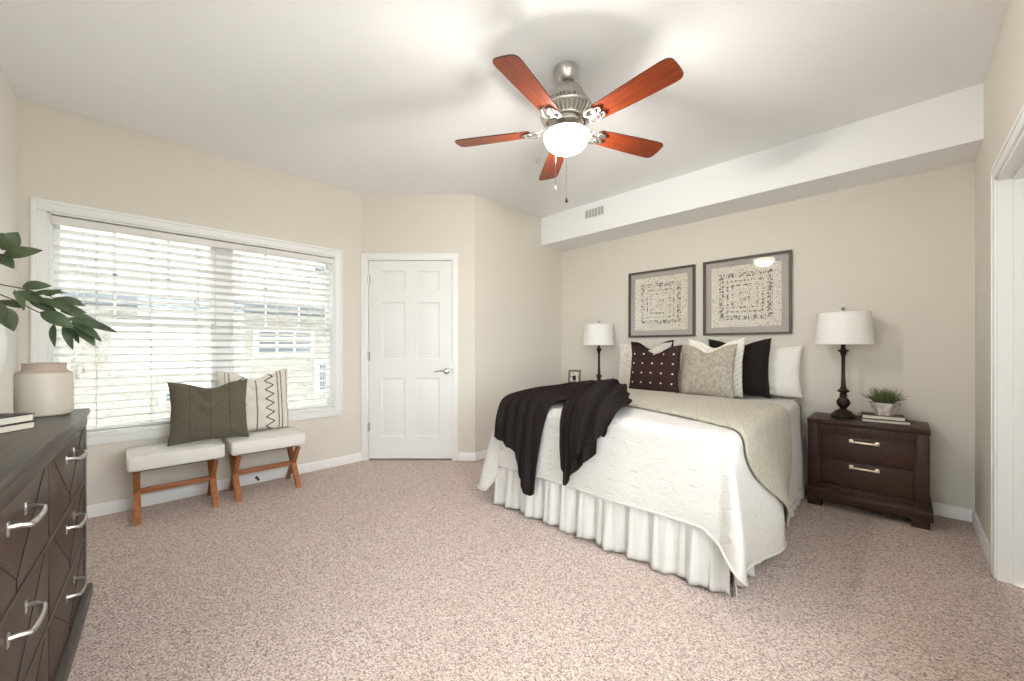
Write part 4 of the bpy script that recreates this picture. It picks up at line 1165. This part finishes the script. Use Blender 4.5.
q = MB(); q.tube([quilt_surface(QTOT * i / 420 * 0.99999, 1.0) for i in range(421)], 0.0085, 8); obj('binding', q, quilt_m, quilt, smooth=180)

# ------------------------------------------------------------------ folded runner across the bed
run_m = Mat('greige_coverlet', (190, 182, 160), 0.85, spec=0.15, sheen=0.2)
ux, uy, uz = run_m.xyz()
rl_ = ((ux + uy * 0.36).wrap(0.075)).abs().lt(0.0022); 
run_m.color(run_m.mix(rl_ * 0.35, run_m.ramp(run_m.noise(50, 3), [(0.3, (162, 155, 138)), (0.7, (182, 175, 158))]), (128, 121, 105)))
run_m.bump(run_m.noise(26, 3), 0.004, 0.5); run_m.bump((uy * 900).sin() * (ux * 900).sin(), 0.0005, 0.4)
def run_pt(u, v):
    """u: 0 at the left end on the top, 1 at the hem on the right side; v: 0 front edge .. 1 back edge"""
    xl = -2.02; Ltop = (QX1 - 0.055) - xl; R = 0.067; drop = 0.61; tot = Ltop + R * PI / 2 + drop - R
    s_ = u * tot
    if s_ <= Ltop:
        x = xl + s_; z = QZ + 0.016; hang = 0.0
    elif s_ < Ltop + R * PI / 2:
        a = (s_ - Ltop) / R; x = QX1 - 0.055 + R * math.sin(a); z = QZ + 0.016 - R * (1 - math.cos(a)); hang = 0.0
    else:
        hang = s_ - Ltop - R * PI / 2; x = QX1 + 0.012; z = QZ + 0.016 - R - hang
    xx = min(x, QX1)
    yf = 2.10 + (QX1 - xx) * 0.36 + 0.54 * smooth01(hang / 0.62); yb = 3.10 + (QX1 - xx) * 0.07 - 0.10 * smooth01(hang / 0.62)
    y = yf + (yb - yf) * v
    hh = smooth01((hang + 0.02) / 0.5)
    x += hh * (0.016 + (0.016 * math.sin(y * 12.0 + 0.6) + 0.008 * math.sin(y * 27.0)) * smooth01((y - 2.5) / 0.3)) + 0.092 * hh * math.exp(-((y - 2.44) / 0.21) ** 2) + 0.006 * hh
    z += (0.012 * smooth01((xx - (-0.562)) * -2.5) + 0.005 * nz(x * 4, y * 4, 1.7)) if hang == 0 else 0
    edge = min(v, 1 - v)
    z -= 0.010 * (1 - smooth01(edge / 0.02)) if hang == 0 else 0
    return Vector((x, y, max(z, 0.05)))
q = MB(); q.grid(run_pt, 130, 44)
runner = obj('bed_runner', q, run_m, smooth=180)
md = runner.modifiers.new('thickness', 'SOLIDIFY'); md.thickness = 0.012; md.offset = 1.0
tag(runner, 'greige quilted runner folded across the middle of the bed', 'bed runner')

# ------------------------------------------------------------------ dark throw
throw_m = Mat('dark_knit', (36, 28, 26), 0.95, spec=0.06)
tx_, ty_, tz_ = throw_m.xyz()
throw_m.color(throw_m.ramp(throw_m.noise(220, 2), [(0.3, (29, 25, 24)), (0.7, (46, 39, 37))]))
throw_m.bump(throw_m.voronoi(420), 0.0016, 0.6)
def catmull(P, t):
    n = len(P) - 1; f_ = max(0.0, min(0.99999, t)) * n; i = int(f_); f_ -= i
    p0, p1, p2, p3 = P[max(i - 1, 0)], P[i], P[i + 1], P[min(i + 2, n)]
    return 0.5 * ((2 * p1) + (p2 - p0) * f_ + (2 * p0 - 5 * p1 + 4 * p2 - p3) * f_ ** 2 + (3 * p1 - p0 - 3 * p2 + p3) * f_ ** 3)
def loft(mb, rails, nu, nv, fold_n, amp, seed, amp0=0.4):
    """rails: polylines from the heap on the bed down to the hem; folds run along them"""
    rails = [[Vector(p) for p in r] for r in rails]
    def base(u, v): return catmull([catmull(r, v) for r in rails], u)
    def fn(u, v):
        p = base(u, v); e = 1e-3
        du = base(min(u + e, 1), v) - base(max(u - e, 0), v); dv = base(u, min(v + e, 1)) - base(u, max(v - e, 0))
        n_ = du.cross(dv)
        n_ = n_.normalized() if n_.length > 1e-12 else Vector((0, -1, 0))
        if n_.y > 0.3 or (abs(n_.y) < 0.3 and n_.z < 0): n_ = -n_
        ph = fold_n * 2 * PI * (u + 0.09 * nz(u * 2.2 + v * 1.1, v * 1.6, seed) + 0.04 * nz(u * 5, v * 4, seed)) + seed
        s_ = math.sin(ph); f_ = 0.9 * s_ + 0.32 * math.sin(2.37 * ph + 1 + seed + 1.5 * nz(u * 3, v * 2, seed + 8))
        env = min(1.0, 0.25 + min(u, 1 - u) / 0.14) * amp * (amp0 + (1 - amp0) * smooth01(v * 1.6)) * max(0.15, 0.75 + 0.9 * nz(u * 3.5, v * 1.8, seed + 3))
        return p + n_ * (amp * 0.9 + env * f_ + 0.006 * nz(u * 7, v * 9, seed))
    return mb.grid(fn, nu, nv)
zt = QZ + 0.030
yfc = 1.972        # just in front of the quilt's foot face
q = MB()
# left tail: from the heap over the foot edge, hem slanting lower to the right
loft(q, [
    [(-2.00, 2.98, zt + 0.05), (-2.06, 2.62, zt + 0.035), (-2.09, 2.22, zt + 0.02), (-2.095, 2.02, zt - 0.02), (-2.100, yfc - 0.012, 0.66), (-2.105, yfc - 0.03, 0.515)],
    [(-1.86, 2.94, zt + 0.075), (-1.94, 2.58, zt + 0.050), (-1.98, 2.22, zt + 0.025), (-1.985, 2.01, zt - 0.015), (-1.985, yfc - 0.016, 0.64), (-1.985, yfc - 0.035, 0.475)],
    [(-1.74, 2.82, zt + 0.065), (-1.82, 2.52, zt + 0.045), (-1.87, 2.22, zt + 0.025), (-1.885, 2.01, zt - 0.015), (-1.885, yfc - 0.018, 0.60), (-1.88, yfc - 0.045, 0.43)],
    [(-1.62, 2.74, zt + 0.05), (-1.71, 2.46, zt + 0.035), (-1.78, 2.20, zt + 0.020), (-1.810, 2.01, zt - 0.018), (-1.825, yfc - 0.018, 0.52), (-1.835, yfc - 0.055, 0.26)],
    [(-1.52, 2.62, zt + 0.03), (-1.60, 2.40, zt + 0.020), (-1.68, 2.18, zt + 0.012), (-1.720, 2.01, zt - 0.020), (-1.745, yfc - 0.014, 0.50), (-1.765, yfc - 0.050, 0.185)],
    [(-1.44, 2.55, zt + 0.01), (-1.51, 2.34, zt + 0.006), (-1.59, 2.16, zt + 0.002), (-1.640, 2.02, zt - 0.022), (-1.690, yfc - 0.010, 0.53), (-1.715, yfc - 0.040, 0.205)],
], 150, 110, 4.6, 0.019, 0.4)
# right tail: a gathered end coming forward and down to a point
loft(q, [
    [(-1.82, 2.74, zt + 0.06), (-1.68, 2.46, zt + 0.06), (-1.56, 2.18, zt + 0.03), (-1.515, 2.00, zt - 0.012), (-1.505, yfc - 0.02, 0.62), (-1.480, yfc - 0.045, 0.43)],
    [(-1.72, 2.78, zt + 0.07), (-1.60, 2.48, zt + 0.08), (-1.49, 2.18, zt + 0.045), (-1.455, 1.99, zt - 0.005), (-1.445, yfc - 0.035, 0.58), (-1.440, yfc - 0.060, 0.335)],
    [(-1.62, 2.78, zt + 0.06), (-1.52, 2.48, zt + 0.085), (-1.42, 2.18, zt + 0.05), (-1.395, 1.98, zt - 0.005), (-1.395, yfc - 0.040, 0.62), (-1.405, yfc - 0.055, 0.40)],
    [(-1.54, 2.74, zt + 0.05), (-1.43, 2.46, zt + 0.07), (-1.35, 2.18, zt + 0.04), (-1.320, 1.985, zt - 0.01), (-1.325, yfc - 0.030, 0.66), (-1.335, yfc - 0.045, 0.475)],
    [(-1.48, 2.68, zt + 0.02), (-1.36, 2.44, zt + 0.03), (-1.27, 2.18, zt + 0.020), (-1.245, 2.00, zt - 0.015), (-1.245, yfc - 0.018, 0.68), (-1.248, yfc - 0.030, 0.555)],
], 120, 100, 3.6, 0.020, 2.2, 0.7)
# the top layer of the right end: a shorter flap folded back on itself
loft(q, [
    [(-1.62, 2.62, zt + 0.10), (-1.53, 2.38, zt + 0.115), (-1.44, 2.12, zt + 0.080), (-1.405, 1.955, zt + 0.005), (-1.395, yfc - 0.070, 0.64), (-1.385, yfc - 0.080, 0.475)],
    [(-1.52, 2.64, zt + 0.10), (-1.41, 2.38, zt + 0.115), (-1.34, 2.12, zt + 0.080), (-1.315, 1.960, zt + 0.012), (-1.325, yfc - 0.068, 0.66), (-1.335, yfc - 0.070, 0.555)],
    [(-1.44, 2.62, zt + 0.06), (-1.32, 2.38, zt + 0.080), (-1.24, 2.13, zt + 0.060), (-1.215, 1.970, zt + 0.008), (-1.235, yfc - 0.050, 0.70), (-1.255, yfc - 0.055, 0.635)],
    [(-1.38, 2.58, zt + 0.01), (-1.27, 2.38, zt + 0.015), (-1.18, 2.15, zt + 0.015), (-1.155, 2.00, zt - 0.005), (-1.185, yfc - 0.02, 0.72), (-1.215, yfc - 0.025, 0.675)],
], 90, 80, 2.6, 0.022, 4.0, 0.8)
# the heap that joins them
def heap(u, v):
    a = 2 * PI * u; r = v
    x = -1.76 + 0.29 * r * math.cos(a) + 0.10 * r * math.sin(a); y = 2.68 + 0.27 * r * math.sin(a) - 0.13 * r * math.cos(a)
    hgt = (1 - r ** 2.2) ** 0.7 if r < 1 else 0
    rid = 0.020 * abs(nz(x * 7 - y * 5, y * 2.5)) * 2 + 0.012 * nz(x * 11, y * 11)
    return Vector((x, y, zt - 0.005 + hgt * (0.085 + rid)))
q.grid(heap, 96, 30, wrapu=True)
throw = obj('throw_blanket', q, throw_m, smooth=180)
md = throw.modifiers.new('thickness', 'SOLIDIFY'); md.thickness = 0.005; md.offset = 0
tag(throw, 'dark brown knit throw heaped over the foot of the bed', 'throw blanket')

# ------------------------------------------------------------------ bed pillows
white_case = fabric('white_pillowcase', (240, 236, 230), 1000, 0.0004, 0.1, 0.02)
black_linen = fabric('black_linen', (34, 28, 27), 700, 0.0008, 0.1, 0.15)
herr = Mat('white_herringbone', (236, 231, 222), 0.95, spec=0.1)
x, y, z = herr.xyz()
hb = ((x.pingpong(0.055) + z).wrap(0.044)).abs()
herr.color(herr.mix(hb.lt(0.0030), (238, 233, 224), (206, 198, 186))); herr.bump(hb.min(0.006), 0.5, 0.5)
taupe = Mat('taupe_chenille', (178, 166, 148), 0.95, spec=0.1, sheen=0.2)
tn = taupe.noise(34, 4, None, 0.6, 1.8)
taupe.color(taupe.ramp(tn, [(0.34, (144, 135, 122)), (0.5, (168, 159, 146)), (0.68, (190, 182, 170))])); taupe.bump(tn, 0.006, 0.6)
dots_m = Mat('dotted_brown', (62, 40, 38), 0.95, spec=0.1)
x, y, z = dots_m.xyz()
cx_, cz_ = (x + 0.0).wrap(0.088), (z - 0.012).wrap(0.086)
cream_back = y.gt(0.004)
dsk = (cx_ * cx_ + cz_ * cz_).lt(0.0066 ** 2)
dots_m.color(dots_m.mix(dsk.max(cream_back), dots_m.ramp(dots_m.noise(300, 2), [(0.3, (50, 35, 34)), (0.7, (66, 48, 45))]), (236, 230, 222)))
dots_m.bump(dsk, 0.003, 0.8); dots_m.bump((z * 800).sin() * (x * 800).sin(), 0.0007, 0.4)
grey_tex = Mat('pale_grey_weave', (214, 209, 202), 0.95, spec=0.1)
gn = grey_tex.noise(55, 4, None, 0.6, 1.2)
grey_tex.color(grey_tex.ramp(gn, [(0.34, (184, 179, 172)), (0.6, (222, 217, 210))])); grey_tex.bump(gn, 0.005, 0.6)
G = 'pillows on the bed'
zb = 0.748
dg = math.radians
pillow('bed_pillow', 'white sleeping pillow against the wall, nearest the right lamp', white_case, 0.66, 0.44, 0.15, (-0.905, 3.925, zb - 0.002), 0.0, dg(5), 0.0, 21, G, plump=0.42)
pillow('throw_pillow', 'plain black pillow in front of the white sleeping pillow', black_linen, 0.50, 0.495, 0.12, (-1.020, 3.755, zb + 0.002), -0.02, dg(6), 0.12, 22, G)
pillow('throw_pillow', 'black pillow peeking over the pale grey pillow, left side', black_linen, 0.45, 0.48, 0.12, (-1.790, 3.755, zb + 0.012), 0.04, dg(6), 0.15, 23, G, roll=-0.03)
pillow('throw_pillow', 'white herringbone pillow between the taupe and black ones', herr, 0.47, 0.50, 0.12, (-1.165, 3.620, zb), -0.02, dg(7), 0.14, 24, G)
pillow('throw_pillow', 'pale grey textured pillow behind the dotted brown one', grey_tex, 0.54, 0.475, 0.12, (-1.812, 3.612, zb), 0.05, dg(7), 0.18, 25, G)
pillow('throw_pillow', 'taupe swirl textured pillow at the middle front', taupe, 0.46, 0.455, 0.13, (-1.180, 3.455, zb), -0.05, dg(10), 0.14, 26, G)
pillow('throw_pillow', 'dark brown pillow with white dots at the front', dots_m, 0.465, 0.445, 0.13, (-1.570, 3.320, zb + 0.002), 0.05, dg(10), 0.15, 27, G)
